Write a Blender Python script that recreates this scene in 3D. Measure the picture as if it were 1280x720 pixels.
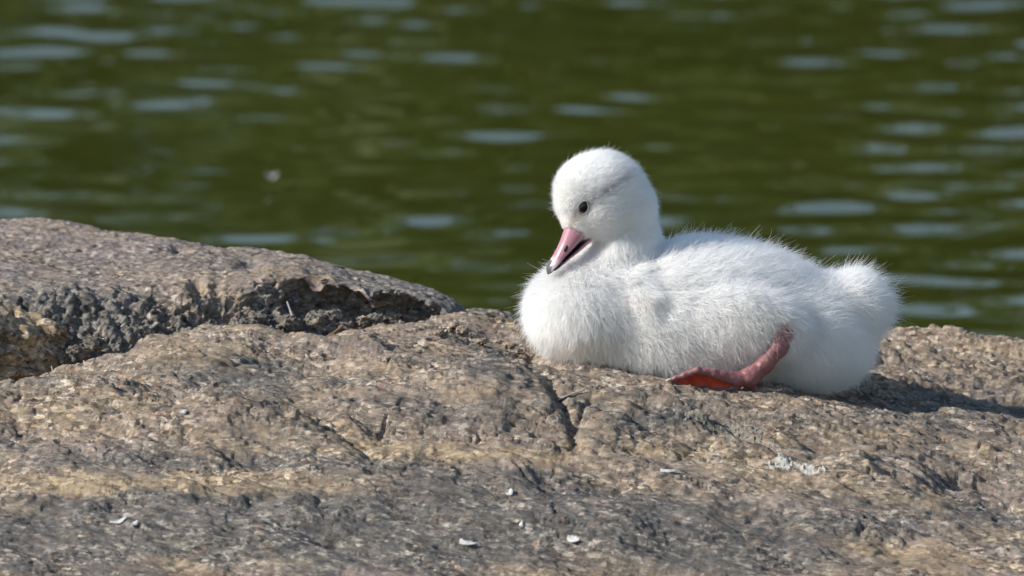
import bpy, bmesh, math, random
import numpy as np
from mathutils import Vector, Matrix

random.seed(7)
rng = np.random.default_rng(7)
scene = bpy.context.scene
for o in list(bpy.data.objects):
    bpy.data.objects.remove(o)
COL = scene.collection

# ------------------------------------------------------------------ camera
S = 0.7 / 1280.0                 # metres per photo pixel at the bird
PITCH = math.radians(9.0)
DIST = 6.0
cam_d = bpy.data.cameras.new("camera")
cam = bpy.data.objects.new("camera", cam_d)
COL.objects.link(cam)
cam.location = (0, -DIST * math.cos(PITCH), DIST * math.sin(PITCH))
cam.rotation_euler = (math.radians(90) - PITCH, 0, 0)
cam_d.sensor_width = 36.0
cam_d.lens = 36.0 * DIST / 0.7
cam_d.clip_start = 0.05
cam_d.clip_end = 500
cam_d.dof.use_dof = True
cam_d.dof.focus_distance = DIST - 0.055
cam_d.dof.aperture_fstop = cam_d.lens / 22.0
scene.camera = cam

# ------------------------------------------------------------------ sky, sun, exposure
SUN_EL = math.radians(32)
SUN_AZ = math.radians(10)        # how far the sun stands to the viewer's side of due left
sun_dir = Vector((-math.cos(SUN_EL) * math.cos(SUN_AZ), -math.cos(SUN_EL) * math.sin(SUN_AZ), math.sin(SUN_EL)))
world = bpy.data.worlds.new("World")
scene.world = world
world.use_nodes = True
wn = world.node_tree
sky = wn.nodes.new("ShaderNodeTexSky")
sky.sky_type = 'NISHITA'
sky.sun_disc = False
sky.dust_density = 0.3
sky.air_density = 1.1
sky.sun_elevation = SUN_EL
sky.sun_rotation = math.atan2(sun_dir.x, sun_dir.y)
wn.links.new(sky.outputs[0], wn.nodes["Background"].inputs[0])
wn.nodes["Background"].inputs[1].default_value = 0.125
sun_d = bpy.data.lights.new("sun", 'SUN')
sun_d.energy = 5.0
sun_d.angle = math.radians(0.5)
sun_d.color = (1.0, 0.95, 0.88)
sun = bpy.data.objects.new("sun", sun_d)
sun.rotation_euler = sun_dir.to_track_quat('Z', 'Y').to_euler()
sun.location = (-3, -1, 3)
COL.objects.link(sun)
scene.view_settings.view_transform = 'Standard'
scene.view_settings.look = 'None'
scene.view_settings.exposure = 0.12
scene.view_settings.gamma = 1.0
scene.cycles.use_denoising = True
scene.cycles.denoising_prefilter = 'ACCURATE'
scene.cycles.max_bounces = 20
scene.cycles.transmission_bounces = 12
scene.cycles.diffuse_bounces = 4
scene.cycles.glossy_bounces = 12
scene.cycles.caustics_reflective = False
scene.cycles.caustics_refractive = False

# ------------------------------------------------------------------ numeric helpers (unit: one photo pixel at the bird; x right, d away, z up)
CAMU = np.array([0.0, -DIST * math.cos(PITCH), DIST * math.sin(PITCH)]) / S
FWD = np.array([0.0, math.cos(PITCH), -math.sin(PITCH)])
UPV = np.array([0.0, math.sin(PITCH), math.cos(PITCH)])
DU = DIST / S


def L(px, py, d):
    """point at depth d (pixel units) seen at photo pixel px, py"""
    px = np.asarray(px, float); py = np.asarray(py, float); d = np.asarray(d, float)
    px, py, d = np.broadcast_arrays(px, py, d)
    r = FWD * DU + UPV * (360 - py)[..., None]
    r[..., 0] += px - 640
    t = (d - CAMU[1]) / r[..., 1]
    return CAMU + r * t[..., None]


def project(p):
    q = p - CAMU
    depth = q @ FWD
    return 640 + q[..., 0] * DU / depth, 360 - (q @ UPV) * DU / depth


def _hash_tables(seed):
    r = np.random.default_rng(seed)
    perm = r.permutation(512).astype(np.int64)
    g = r.normal(size=(512, 3)); g /= np.linalg.norm(g, axis=1)[:, None]
    return perm, g


_TB = {}


def noise2(x, y, seed=0):
    if ('2', seed) not in _TB:
        r = np.random.default_rng(seed + 100)
        a = r.uniform(0, 2 * math.pi, 512)
        _TB['2', seed] = (r.permutation(512).astype(np.int64), np.cos(a), np.sin(a))
    perm, gx, gy = _TB['2', seed]
    xi = np.floor(x).astype(np.int64); yi = np.floor(y).astype(np.int64)
    fx = x - xi; fy = y - yi
    ux = fx * fx * fx * (fx * (fx * 6 - 15) + 10); uy = fy * fy * fy * (fy * (fy * 6 - 15) + 10)
    out = 0
    for i in (0, 1):
        for j in (0, 1):
            h = perm[(perm[(xi + i) & 511] + yi + j) & 511]
            w = (ux if i else 1 - ux) * (uy if j else 1 - uy)
            out = out + w * (gx[h] * (fx - i) + gy[h] * (fy - j))
    return out * 1.5


def noise3(x, y, z, seed=0):
    if ('3', seed) not in _TB:
        _TB['3', seed] = _hash_tables(seed)
    perm, g = _TB['3', seed]
    xi = np.floor(x).astype(np.int64); yi = np.floor(y).astype(np.int64); zi = np.floor(z).astype(np.int64)
    fx = x - xi; fy = y - yi; fz = z - zi
    q = lambda f: f * f * f * (f * (f * 6 - 15) + 10)
    ux, uy, uz = q(fx), q(fy), q(fz)
    out = 0
    for i in (0, 1):
        for j in (0, 1):
            hh = perm[(perm[(xi + i) & 511] + yi + j) & 511]
            w2 = (ux if i else 1 - ux) * (uy if j else 1 - uy)
            for k in (0, 1):
                h = perm[(hh + zi + k) & 511]
                w = w2 * (uz if k else 1 - uz)
                out = out + w * (g[h, 0] * (fx - i) + g[h, 1] * (fy - j) + g[h, 2] * (fz - k))
    return out * 1.5


def fbm2(x, y, oct=4, seed=0, gain=0.5, ridged=False):
    a, f, o = 1.0, 1.0, 0
    for k in range(oct):
        n = noise2(x * f + 17.3 * k, y * f - 9.1 * k, seed + k)
        o = o + a * ((1 - 2 * np.abs(n)) if ridged else n)
        a *= gain; f *= 2.03
    return o


def fbm3(x, y, z, oct=4, seed=0, gain=0.5, ridged=False):
    a, f, o = 1.0, 1.0, 0
    for k in range(oct):
        n = noise3(x * f + 17.3 * k, y * f - 9.1 * k, z * f + 5.7 * k, seed + k)
        o = o + a * ((1 - 2 * np.abs(n)) if ridged else n)
        a *= gain; f *= 2.03
    return o


def worley2(x, y, seed=0):
    """distances to the nearest and second nearest feature point, and a random value per cell"""
    r = np.random.default_rng(seed + 900)
    tx = r.random(4096); ty = r.random(4096); tv = r.random(4096)
    xi = np.floor(x).astype(np.int64); yi = np.floor(y).astype(np.int64)
    f1 = np.full(x.shape, 9.0); f2 = np.full(x.shape, 9.0); v = np.zeros(x.shape)
    for i in (-1, 0, 1):
        for j in (-1, 0, 1):
            h = ((xi + i) * 73 + (yi + j) * 1051 + 7) & 4095
            dd = np.hypot(xi + i + tx[h] - x, yi + j + ty[h] - y)
            c = dd < f1
            f2 = np.where(c, f1, np.minimum(f2, dd))
            v = np.where(c, tv[h], v)
            f1 = np.where(c, dd, f1)
    return f1, f2, v


def sstep(a, b, x):
    t = np.clip((x - a) / (b - a), 0, 1)
    return t * t * (3 - 2 * t)


def blur1(a, sigma, axis):
    n = int(3 * sigma) + 1
    k = np.exp(-0.5 * (np.arange(-n, n + 1) / sigma) ** 2); k /= k.sum()
    p = [(0, 0)] * a.ndim; p[axis] = (n, n)
    b = np.pad(a, p, mode='edge')
    out = 0
    for i, w in enumerate(k):
        sl = [slice(None)] * a.ndim; sl[axis] = slice(i, i + a.shape[axis])
        out = out + w * b[tuple(sl)]
    return out


# ------------------------------------------------------------------ mesh helpers
def mesh_obj(name, verts, faces, mat=None, parent=None, smooth=True, attrs=None, unit=S):
    """verts in pixel units -> a mesh object in metres; faces is an (n,4) or (n,3) array or a list"""
    me = bpy.data.meshes.new(name)
    v = np.ascontiguousarray(np.asarray(verts, np.float32) * unit)
    if isinstance(faces, np.ndarray):
        n, k = faces.shape
        me.vertices.add(len(v)); me.vertices.foreach_set("co", v.ravel())
        me.loops.add(n * k); me.loops.foreach_set("vertex_index", faces.astype(np.int32).ravel())
        me.polygons.add(n)
        me.polygons.foreach_set("loop_start", np.arange(0, n * k, k, dtype=np.int32))
        me.update(calc_edges=True)
    else:
        me.from_pydata([tuple(p) for p in v], [], faces)
    me.polygons.foreach_set("use_smooth", np.full(len(me.polygons), smooth))
    for an, arr in (attrs or {}).items():
        arr = np.asarray(arr, np.float32)
        if arr.ndim == 1:
            a = me.attributes.new(an, 'FLOAT', 'POINT'); a.data.foreach_set("value", arr)
        else:
            a = me.attributes.new(an, 'FLOAT_COLOR', 'POINT')
            a.data.foreach_set("color", np.concatenate([arr, np.ones((len(arr), 1), np.float32)], 1).ravel())
    me.validate()
    ob = bpy.data.objects.new(name, me)
    COL.objects.link(ob)
    if mat: me.materials.append(mat)
    if parent: ob.parent = parent
    return ob


def grid_faces(nu, nv, close_u=False):
    i = np.arange(nu if close_u else nu - 1)[:, None]; j = np.arange(nv - 1)[None, :]
    a = i * nv + j; b = ((i + 1) % nu) * nv + j
    return np.stack([a, b, b + 1, a + 1], -1).reshape(-1, 4)


def thing(ob, label, cat, group=None):
    ob["label"] = label; ob["category"] = cat
    if group: ob["group"] = group
    return ob


def recentre(ob):
    """put a mesh object's origin at its base"""
    me = ob.data
    n = len(me.vertices); c = np.empty(n * 3, np.float32); me.vertices.foreach_get("co", c); c = c.reshape(-1, 3)
    o = np.array([(c[:, 0].min() + c[:, 0].max()) / 2, (c[:, 1].min() + c[:, 1].max()) / 2, c[:, 2].min()], np.float32)
    me.vertices.foreach_set("co", (c - o).ravel()); me.update()
    ob.location = [float(q) for q in o]
    return ob


def surface_nets(f, org, h):
    nx, ny, nz = f.shape
    acc = np.zeros((nx - 1, ny - 1, nz - 1, 3), np.float32); cnt = np.zeros((nx - 1, ny - 1, nz - 1), np.float32)
    neg = f < 0
    edges = []
    for ax in range(3):
        lo = [slice(None)] * 3; hi = [slice(None)] * 3
        lo[ax] = slice(0, -1); hi[ax] = slice(1, None)
        a, b = f[tuple(lo)], f[tuple(hi)]
        idx = np.argwhere(neg[tuple(lo)] != neg[tuple(hi)])
        va = a[tuple(idx.T)]; vb = b[tuple(idx.T)]
        pos = idx.astype(np.float32); pos[:, ax] += va / (va - vb)
        o1, o2 = [k for k in range(3) if k != ax]
        for s1 in (0, -1):
            for s2 in (0, -1):
                c = idx.copy(); c[:, o1] += s1; c[:, o2] += s2
                ok = (c >= 0).all(1) & (c < np.array(cnt.shape)).all(1)
                np.add.at(acc, tuple(c[ok].T), pos[ok]); np.add.at(cnt, tuple(c[ok].T), 1)
        edges.append((idx, va < 0, ax, o1, o2))
    act = cnt > 0
    ids = np.full(cnt.shape, -1, np.int64); ids[act] = np.arange(act.sum())
    v = acc[act] / cnt[act][:, None] * h + np.asarray(org)
    quads = []
    for idx, na, ax, o1, o2 in edges:
        c = []
        for s1, s2 in ((-1, -1), (0, -1), (0, 0), (-1, 0)):
            q = idx.copy(); q[:, o1] += s1; q[:, o2] += s2; c.append(q)
        ok = np.ones(len(idx), bool)
        for q in c: ok &= (q >= 0).all(1) & (q < np.array(cnt.shape)).all(1)
        qd = np.stack([ids[tuple(q[ok].T)] for q in c], 1)
        flip = na[ok] if ax != 1 else ~na[ok]
        qd[~flip] = qd[~flip][:, ::-1]
        quads.append(qd)
    return v, np.concatenate(quads)


def grid_pts(lo, hi, h):
    ax = [np.arange(lo[k], hi[k] + h, h, dtype=np.float32) for k in range(3)]
    return np.meshgrid(*ax, indexing='ij')


def ell(P, c, r, rot=0.0):
    """ellipsoid; rot turns it in the x-z plane (positive: right end down)"""
    x, y, z = P[0] - c[0], P[1] - c[1], P[2] - c[2]
    if rot:
        cr, sr = math.cos(rot), math.sin(rot)
        x, z = x * cr - z * sr, x * sr + z * cr
    k0 = np.sqrt((x / r[0]) ** 2 + (y / r[1]) ** 2 + (z / r[2]) ** 2) + 1e-6
    k1 = np.sqrt((x / r[0] ** 2) ** 2 + (y / r[1] ** 2) ** 2 + (z / r[2] ** 2) ** 2) + 1e-9
    return k0 * (k0 - 1) / k1


def cone(P, a, b, ra, rb):
    a = np.asarray(a, float); b = np.asarray(b, float); ab = b - a
    t = ((P[0] - a[0]) * ab[0] + (P[1] - a[1]) * ab[1] + (P[2] - a[2]) * ab[2]) / (ab @ ab)
    t = np.clip(t, 0, 1)
    return np.sqrt((P[0] - a[0] - t * ab[0]) ** 2 + (P[1] - a[1] - t * ab[1]) ** 2 + (P[2] - a[2] - t * ab[2]) ** 2) - (ra + (rb - ra) * t)


def smin(a, b, k):
    h = np.clip(0.5 + 0.5 * (b - a) / k, 0, 1)
    return b + (a - b) * h - k * h * (1 - h)


def vert_normals(ob):
    me = ob.data
    n = np.empty(len(me.vertices) * 3, np.float32)
    me.vertex_normals.foreach_get("vector", n)
    return n.reshape(-1, 3)


# ------------------------------------------------------------------ material helpers
def mat_new(name):
    m = bpy.data.materials.new(name); m.use_nodes = True
    nt = m.node_tree
    return m, nt, nt.nodes["Principled BSDF"]


def nd(nt, kind, **kw):
    n = nt.nodes.new(kind)
    for k, v in kw.items():
        if k.startswith('_'): setattr(n, k[1:], v)
        else: n.inputs[k.replace('_', ' ')].default_value = v
    return n


def ramp(nt, fac, stops):
    n = nt.nodes.new("ShaderNodeValToRGB")
    e = n.color_ramp.elements
    while len(e) < len(stops): e.new(0.5)
    for q, (p, c) in zip(e, stops):
        q.position = p
        q.color = (c, c, c, 1) if not isinstance(c, tuple) else (*c, 1)
    nt.links.new(fac, n.inputs[0])
    return n.outputs[0]


def mix(nt, fac, a, b, blend='MIX'):
    n = nt.nodes.new("ShaderNodeMix"); n.data_type = 'RGBA'; n.blend_type = blend
    for s, v in ((n.inputs[0], fac), (n.inputs[6], a), (n.inputs[7], b)):
        if hasattr(v, 'node'): nt.links.new(v, s)
        elif isinstance(v, tuple): s.default_value = (*v, 1)
        else: s.default_value = v
    return n.outputs[2]


def math_n(nt, op, a, b=0.0, clamp=False):
    n = nt.nodes.new("ShaderNodeMath"); n.operation = op; n.use_clamp = clamp
    for s, v in ((n.inputs[0], a), (n.inputs[1], b)):
        if hasattr(v, 'node'): nt.links.new(v, s)
        else: s.default_value = v
    return n.outputs[0]


def noise_n(nt, vec, feature, detail=4, rough=0.6, scale=(1, 1, 1), dist=0.0):
    """noise whose features are about `feature` photo pixels across"""
    mp = nt.nodes.new("ShaderNodeMapping")
    mp.inputs["Scale"].default_value = [q / (S * feature) for q in scale]
    nt.links.new(vec, mp.inputs[0])
    n = nt.nodes.new("ShaderNodeTexNoise")
    n.inputs["Scale"].default_value = 1.0
    n.inputs["Detail"].default_value = detail
    n.inputs["Roughness"].default_value = rough
    n.inputs["Distortion"].default_value = dist
    nt.links.new(mp.outputs[0], n.inputs["Vector"])
    return n.outputs["Fac"]


def attr_n(nt, name):
    n = nt.nodes.new("ShaderNodeAttribute"); n.attribute_name = name
    return n


def rock_material(name, tan=(0.295, 0.220, 0.142), pink=(0.262, 0.212, 0.180), crust=(0.078, 0.073, 0.066), dark_amt=0.0, use_attr=True, crust_bias=0.0, ochre_bias=0.0):
    m, nt, b = mat_new(name)
    tc = nt.nodes.new("ShaderNodeTexCoord")
    geo = nt.nodes.new("ShaderNodeNewGeometry")
    vr = nt.nodes.new("ShaderNodeVectorRotate"); vr.rotation_type = 'Z_AXIS'; vr.inputs["Angle"].default_value = 0.36
    nt.links.new(geo.outputs["Position"], vr.inputs["Vector"])
    v = vr.outputs[0]
    streak = (0.30, 1, 1)
    n1 = noise_n(nt, v, 70, 6, 0.62, streak, 0.4)
    c = mix(nt, ramp(nt, n1, [(0.36, 0.0), (0.62, 1.0)]), pink, tan)
    # ochre iron-stained streaks
    n2 = noise_n(nt, v, 34, 6, 0.7, (0.22, 1, 1), 0.6)
    och = ramp(nt, n2, [(0.47, 0.0), (0.66, 1.0)])
    if use_attr:
        och = math_n(nt, 'MULTIPLY', math_n(nt, 'ADD', och, math_n(nt, 'MULTIPLY', attr_n(nt, "ochre").outputs["Fac"], 0.75)), math_n(nt, 'ADD', 0.38, attr_n(nt, "ochre").outputs["Fac"]), True)
    else:
        och = math_n(nt, 'ADD', math_n(nt, 'MULTIPLY', och, 0.4), ochre_bias, True)
    c = mix(nt, och, c, (0.38, 0.285, 0.175))
    # grey weathering crust in broad patches
    n3 = noise_n(nt, v, 80, 8, 0.7, (0.3, 1, 1), 0.5)
    cr = n3
    if use_attr:
        cr = math_n(nt, 'ADD', n3, math_n(nt, 'MULTIPLY', attr_n(nt, "crust").outputs["Fac"], 0.42))
    cr = math_n(nt, 'ADD', cr, crust_bias)
    n3b = noise_n(nt, v, 9, 5, 0.75, (0.4, 1, 1))
    cr = math_n(nt, 'ADD', cr, math_n(nt, 'MULTIPLY', math_n(nt, 'SUBTRACT', n3b, 0.5), 0.35))
    crm = ramp(nt, cr, [(0.50, 0.0), (0.66, 0.92)])
    grey = mix(nt, noise_n(nt, v, 14, 5, 0.7), crust, tuple(q * 2.3 for q in crust))
    c = mix(nt, crm, c, grey)
    # mineral grains: light and dark, a few pixels across
    gz = ramp(nt, noise_n(nt, v, 60, 4, 0.6, (0.5, 1, 1)), [(0.38, 0.35), (0.6, 0.95)])
    g1 = noise_n(nt, v, 6.0, 4, 0.8, (0.4, 1, 1), 0.4)
    c = mix(nt, math_n(nt, 'MULTIPLY', ramp(nt, g1, [(0.34, 1.0), (0.49, 0.0)]), gz), c, (0.045, 0.042, 0.040))
    c = mix(nt, math_n(nt, 'MULTIPLY', ramp(nt, noise_n(nt, v, 7.5, 5, 0.8, (0.4, 1, 1), 0.5), [(0.51, 0.0), (0.64, 1.0)]), math_n(nt, 'MULTIPLY', gz, 1.0)), c, (0.54, 0.475, 0.385))
    c = mix(nt, math_n(nt, 'MULTIPLY', ramp(nt, noise_n(nt, v, 11, 4, 0.7, (0.5, 1, 1), 0.5), [(0.58, 0.0), (0.68, 1.0)]), 0.5), c, (0.38, 0.20, 0.10))
    # each mineral grain its own tone
    vg = nt.nodes.new("ShaderNodeTexVoronoi"); vg.inputs["Scale"].default_value = 1.0
    mpg = nt.nodes.new("ShaderNodeMapping"); mpg.inputs["Scale"].default_value = [0.6 / (S * 4.6), 1 / (S * 4.6), 1 / (S * 4.6)]
    nt.links.new(v, mpg.inputs[0]); nt.links.new(mpg.outputs[0], vg.inputs["Vector"])
    sg = nt.nodes.new("ShaderNodeSeparateColor"); nt.links.new(vg.outputs["Color"], sg.inputs[0])
    tone = ramp(nt, sg.outputs[1], [(0.0, 0.22), (0.22, 0.7), (0.7, 1.1), (1.0, 2.0)])
    c = mix(nt, math_n(nt, 'MULTIPLY', gz, 0.95), c, mix(nt, 1.0, c, tone, 'MULTIPLY'))
    # sparse pale crystals
    vo = nt.nodes.new("ShaderNodeTexVoronoi"); vo.inputs["Scale"].default_value = 1 / (S * 17)
    nt.links.new(v, vo.inputs["Vector"])
    sepc = nt.nodes.new("ShaderNodeSeparateColor"); nt.links.new(vo.outputs["Color"], sepc.inputs[0])
    few = ramp(nt, sepc.outputs[0], [(0.80, 0.0), (0.97, 1.0)])
    c = mix(nt, math_n(nt, 'MULTIPLY', few, ramp(nt, vo.outputs["Distance"], [(0.06, 0.8), (0.2, 0.0)])), c, (0.66, 0.63, 0.58))
    # dark lichen films
    c = mix(nt, math_n(nt, 'MULTIPLY', ramp(nt, noise_n(nt, v, 26, 8, 0.75, (0.32, 1, 1), 0.3), [(0.53 - dark_amt, 0.0), (0.68 - dark_amt, 1.0)]), 0.8), c, (0.045, 0.044, 0.045))
    nt.links.new(c, b.inputs["Base Color"])
    nt.links.new(ramp(nt, n3b, [(0.3, 0.55), (0.7, 0.9)]), b.inputs["Roughness"])
    b.inputs["Specular IOR Level"].default_value = 0.35
    h = math_n(nt, 'ADD', math_n(nt, 'MULTIPLY', noise_n(nt, v, 9, 8, 0.78, (0.42, 1, 1)), 1.0), math_n(nt, 'MULTIPLY', sg.outputs[0], 0.30))
    bp = nt.nodes.new("ShaderNodeBump")
    bp.inputs["Strength"].default_value = 0.6
    bp.inputs["Distance"].default_value = 7 * S
    nt.links.new(h, bp.inputs["Height"])
    nt.links.new(bp.outputs[0], b.inputs["Normal"])
    return m


def plain(name, col, rough=0.6, spec=0.4, var=0.15, feature=8, sss=0.0, bump=0.0, coat=0.0):
    m, nt, b = mat_new(name)
    geo = nt.nodes.new("ShaderNodeNewGeometry")
    n = noise_n(nt, geo.outputs["Position"], feature, 5, 0.65)
    c = mix(nt, n, tuple(q * (1 - var) for q in col), tuple(min(1, q * (1 + var)) for q in col))
    nt.links.new(c, b.inputs["Base Color"])
    b.inputs["Roughness"].default_value = rough
    b.inputs["Specular IOR Level"].default_value = spec
    if coat: b.inputs["Coat Weight"].default_value = coat; b.inputs["Coat Roughness"].default_value = 0.15
    if sss:
        b.inputs["Subsurface Weight"].default_value = sss
        b.inputs["Subsurface Radius"].default_value = (0.006, 0.003, 0.002)
        b.inputs["Subsurface Scale"].default_value = 0.6
    if bump:
        bp = nt.nodes.new("ShaderNodeBump"); bp.inputs["Strength"].default_value = bump; bp.inputs["Distance"].default_value = 2 * S
        nt.links.new(n, bp.inputs["Height"]); nt.links.new(bp.outputs[0], b.inputs["Normal"])
    return m


# ================================================================== WATER
WATER_Z = -0.36
def graded(lo, a, b, hi, fine, grow):
    mid = list(np.arange(a, b, fine)); s = fine; x = a; left = []
    while x > lo:
        s *= grow; x -= s; left.append(x)
    s = fine; x = mid[-1]; right = []
    while x < hi:
        s *= grow; x += s; right.append(x)
    return np.array(left[::-1] + mid + right)
wx = graded(-60, -1.15, 1.15, 60, 0.0065, 1.12)
wy = graded(-12, 1.1, 5.6, 75, 0.011, 1.12)
WX, WY = np.meshgrid(wx, wy, indexing='ij')
r_w = np.random.default_rng(21)
h = np.zeros_like(WX)
lam = np.exp(r_w.uniform(math.log(0.085), math.log(0.20), 70))
for l in lam:
    a = r_w.normal(math.radians(90), math.radians(55))
    k = 2 * math.pi / l
    ph = r_w.uniform(0, 6.28)
    steep = 0.0050
    h += steep / k * np.sin(k * (WX * math.cos(a) + WY * math.sin(a)) + ph)
gust = 0.92 + 0.55 * noise2(WX / 0.5 + 3, WY / 0.9 + 1, 31) + 0.48 * (WY - 3.25) + 0.30 * WX
h *= np.clip(gust - 0.42 * sstep(0.0, -0.55, WX), 0.25, 1.75)
h += 0.0010 * np.sin(2 * math.pi * (WX * -0.78 + WY * 0.62) / 0.42) * sstep(0.35, -0.25, WX) * sstep(1.5, 2.8, WY)
# longer swell running on a slant
h += 0.0008 * np.sin(2 * math.pi * (WX * -0.42 + WY * 0.91) / 0.85 + 1.0 + 1.2 * noise2(WX, WY / 1.5, 33))
h *= np.clip(1.4 - np.hypot(WX / 4, (WY - 3) / 9), 0, 1)
m_water, nt, b = mat_new("pond_water")
geo = nt.nodes.new("ShaderNodeNewGeometry")
murk = noise_n(nt, geo.outputs["Position"], 900, 3, 0.5, (0.5, 1, 1))
nt.links.new(mix(nt, murk, (0.030, 0.037, 0.005), (0.060, 0.068, 0.010)), b.inputs["Base Color"])
b.inputs["Roughness"].default_value = 0.035
b.inputs["IOR"].default_value = 1.333
water = mesh_obj("water", np.stack([WX, WY, WATER_Z + h], -1).reshape(-1, 3), grid_faces(len(wx), len(wy)), m_water, unit=1.0)
water["kind"] = "structure"

# ================================================================== FAR BANK, mirrored in the water
bx_ = np.linspace(-70, 70, 120); by_ = np.linspace(20, 70, 30)
BX, BY = np.meshgrid(bx_, by_, indexing='ij')
bz = WATER_Z - 0.4 + 1.9 * sstep(20, 30, BY) + 2.2 * sstep(30, 65, BY) + 0.25 * noise2(BX / 3, BY / 3, 41)
m_bank = plain("bank_soil", (0.10, 0.085, 0.05), 0.9, 0.2, 0.4, 800)
bank = mesh_obj("far_bank", np.stack([BX, BY, bz], -1).reshape(-1, 3), grid_faces(120, 30), m_bank, unit=1.0)
bank["kind"] = "structure"
r_t = np.random.default_rng(5)
tv, tf, tc_ = [], [], []
base = 0
for ti in range(46):
    cx = -34 + 68 * (ti + r_t.uniform(0.1, 0.9)) / 46; cy = r_t.uniform(22.5, 27)
    H = r_t.uniform(4.5, 4.8)
    n = 2000
    # leaf clumps spread through several lobes
    nl = 14
    lob = np.stack([cx + r_t.normal(0, 0.9, nl), cy + r_t.normal(0, 0.8, nl), WATER_Z + r_t.uniform(0.9, H - 0.5, nl)], -1)
    lr = r_t.uniform(0.6, 1.15, nl)
    k = r_t.integers(0, nl, n)
    dr = r_t.normal(size=(n, 3)); dr /= np.linalg.norm(dr, axis=1)[:, None]
    c = lob[k] + dr * (lr[k] * r_t.uniform(0.55, 1.0, n) ** 0.4)[:, None]
    a = r_t.normal(size=(n, 3)); a /= np.linalg.norm(a, axis=1)[:, None]
    bb = np.cross(a, dr + 0.3); bb /= np.linalg.norm(bb, axis=1)[:, None] + 1e-9
    sz = r_t.uniform(0.09, 0.20, n)[:, None]
    q = np.stack([c - a * sz, c + bb * sz * 0.6, c + a * sz, c - bb * sz * 0.6], 1).reshape(-1, 3)
    tv.append(q); tf.append(np.arange(n * 4).reshape(-1, 4) + base); base += n * 4
    ang = np.linspace(0, 2 * math.pi, 7)[:-1]
    tr = np.array([[cx + (0.12 - 0.018 * j) * math.cos(g), cy + (0.12 - 0.018 * j) * math.sin(g), WATER_Z + 0.2 + j * H * 0.2] for g in ang for j in range(5)])
    tv.append(tr); tf.append(grid_faces(6, 5, True) + base); base += len(tr)
m_leaf = plain("bank_foliage", (0.068, 0.092, 0.023), 0.6, 0.3, 0.5, 600)
wood = mesh_obj("shore_wood", np.concatenate(tv), np.concatenate(tf), m_leaf, smooth=False, unit=1.0)
wood["kind"] = "stuff"
thing(wood, "low sunlit green wood on the far bank, seen mirrored in the rippled water", "wood")

# ================================================================== BEDROCK SLAB (height field)
cols = {
    -260: [(-800, 800), (-600, 690), (-450, 612), (-300, 556), (-150, 516), (-80, 500), (60, 560), (300, 640), (700, 700)],
    0:    [(-800, 800), (-600, 683), (-450, 605), (-300, 546), (-150, 502), (-60, 480), (60, 540), (300, 620), (700, 700)],
    60:   [(-800, 800), (-600, 681), (-450, 602), (-300, 540), (-150, 492), (-20, 462), (100, 530), (300, 610), (700, 700)],
    130:  [(-800, 800), (-600, 679), (-450, 598), (-300, 533), (-150, 484), (10, 452), (110, 510), (300, 600), (700, 700)],
    195:  [(-800, 800), (-600, 677), (-450, 594), (-300, 527), (-150, 474), (0, 437), (90, 416), (180, 480), (320, 590), (700, 700)],
    260:  [(-800, 800), (-600, 676), (-450, 592), (-300, 523), (-150, 470), (0, 430), (110, 407), (200, 460), (340, 580), (700, 700)],
    390:  [(-800, 800), (-600, 676), (-450, 590), (-300, 520), (-150, 470), (0, 440), (120, 424), (210, 470), (340, 560), (700, 700)],
    450:  [(-800, 800), (-600, 678), (-450, 590), (-300, 519), (-150, 468), (0, 433), (150, 407), (240, 440), (360, 540), (700, 700)],
    560:  [(-800, 800), (-600, 680), (-450, 592), (-300, 520), (-150, 468), (0, 430), (160, 404), (260, 415), (360, 480), (700, 640)],
    650:  [(-800, 800), (-600, 682), (-450, 594), (-300, 522), (-150, 470), (-30, 440), (120, 418), (260, 404), (370, 430), (480, 520), (700, 640)],
    760:  [(-800, 800), (-600, 686), (-450, 600), (-300, 529), (-150, 477), (-50, 455), (100, 430), (260, 410), (400, 440), (520, 520), (700, 640)],
    900:  [(-800, 802), (-600, 690), (-450, 609), (-300, 541), (-150, 490), (-50, 474), (100, 449), (250, 428), (380, 412), (480, 440), (600, 520), (740, 640)],
    1050: [(-800, 806), (-600, 696), (-450, 620), (-300, 557), (-150, 511), (-50, 493), (100, 473), (250, 449), (380, 424), (430, 414), (520, 440), (640, 540), (760, 660)],
    1200: [(-800, 810), (-600, 704), (-450, 634), (-300, 577), (-150, 536), (-50, 519), (100, 497), (250, 466), (380, 434), (440, 419), (540, 445), (660, 550), (780, 670)],
    1300: [(-800, 812), (-600, 708), (-450, 640), (-300, 586), (-150, 548), (-50, 530), (100, 508), (250, 473), (380, 441), (440, 425), (540, 450), (660, 560), (780, 680)],
    1550: [(-800, 820), (-600, 720), (-450, 655), (-300, 600), (-150, 562), (-50, 543), (100, 512), (250, 480), (380, 454), (440, 442), (540, 470), (660, 580), (780, 700)],
}
sx = np.concatenate([np.arange(-900, -235, 8.0), np.arange(-235, 1520, 1.65), np.arange(1520, 2200, 8.0)])
sd = np.concatenate([np.arange(-1500, -800, 9.0), np.arange(-800, 120, 2.0), np.arange(120, 480, 2.6), np.arange(480, 1000, 8.0)])
ck = sorted(cols)
prof = []
for c in ck:
    dd = np.array([q[0] for q in cols[c]], float); pp = np.array([q[1] for q in cols[c]], float)
    z = L(np.full(len(dd), c), pp, dd)[:, 2]
    prof.append(np.interp(np.arange(-800, 801, 10.0), dd, z, right=z[-1] - 40))
prof = blur1(np.array(prof), 1.3, 1)
dg = np.arange(-800, 801, 10.0)
xg = np.arange(-260, 1551, 10.0)
Zc = np.stack([np.interp(xg, [float(c) for c in ck], prof[:, j]) for j in range(len(dg))], 1)
Zc = blur1(Zc, 1.6, 0)


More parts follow.
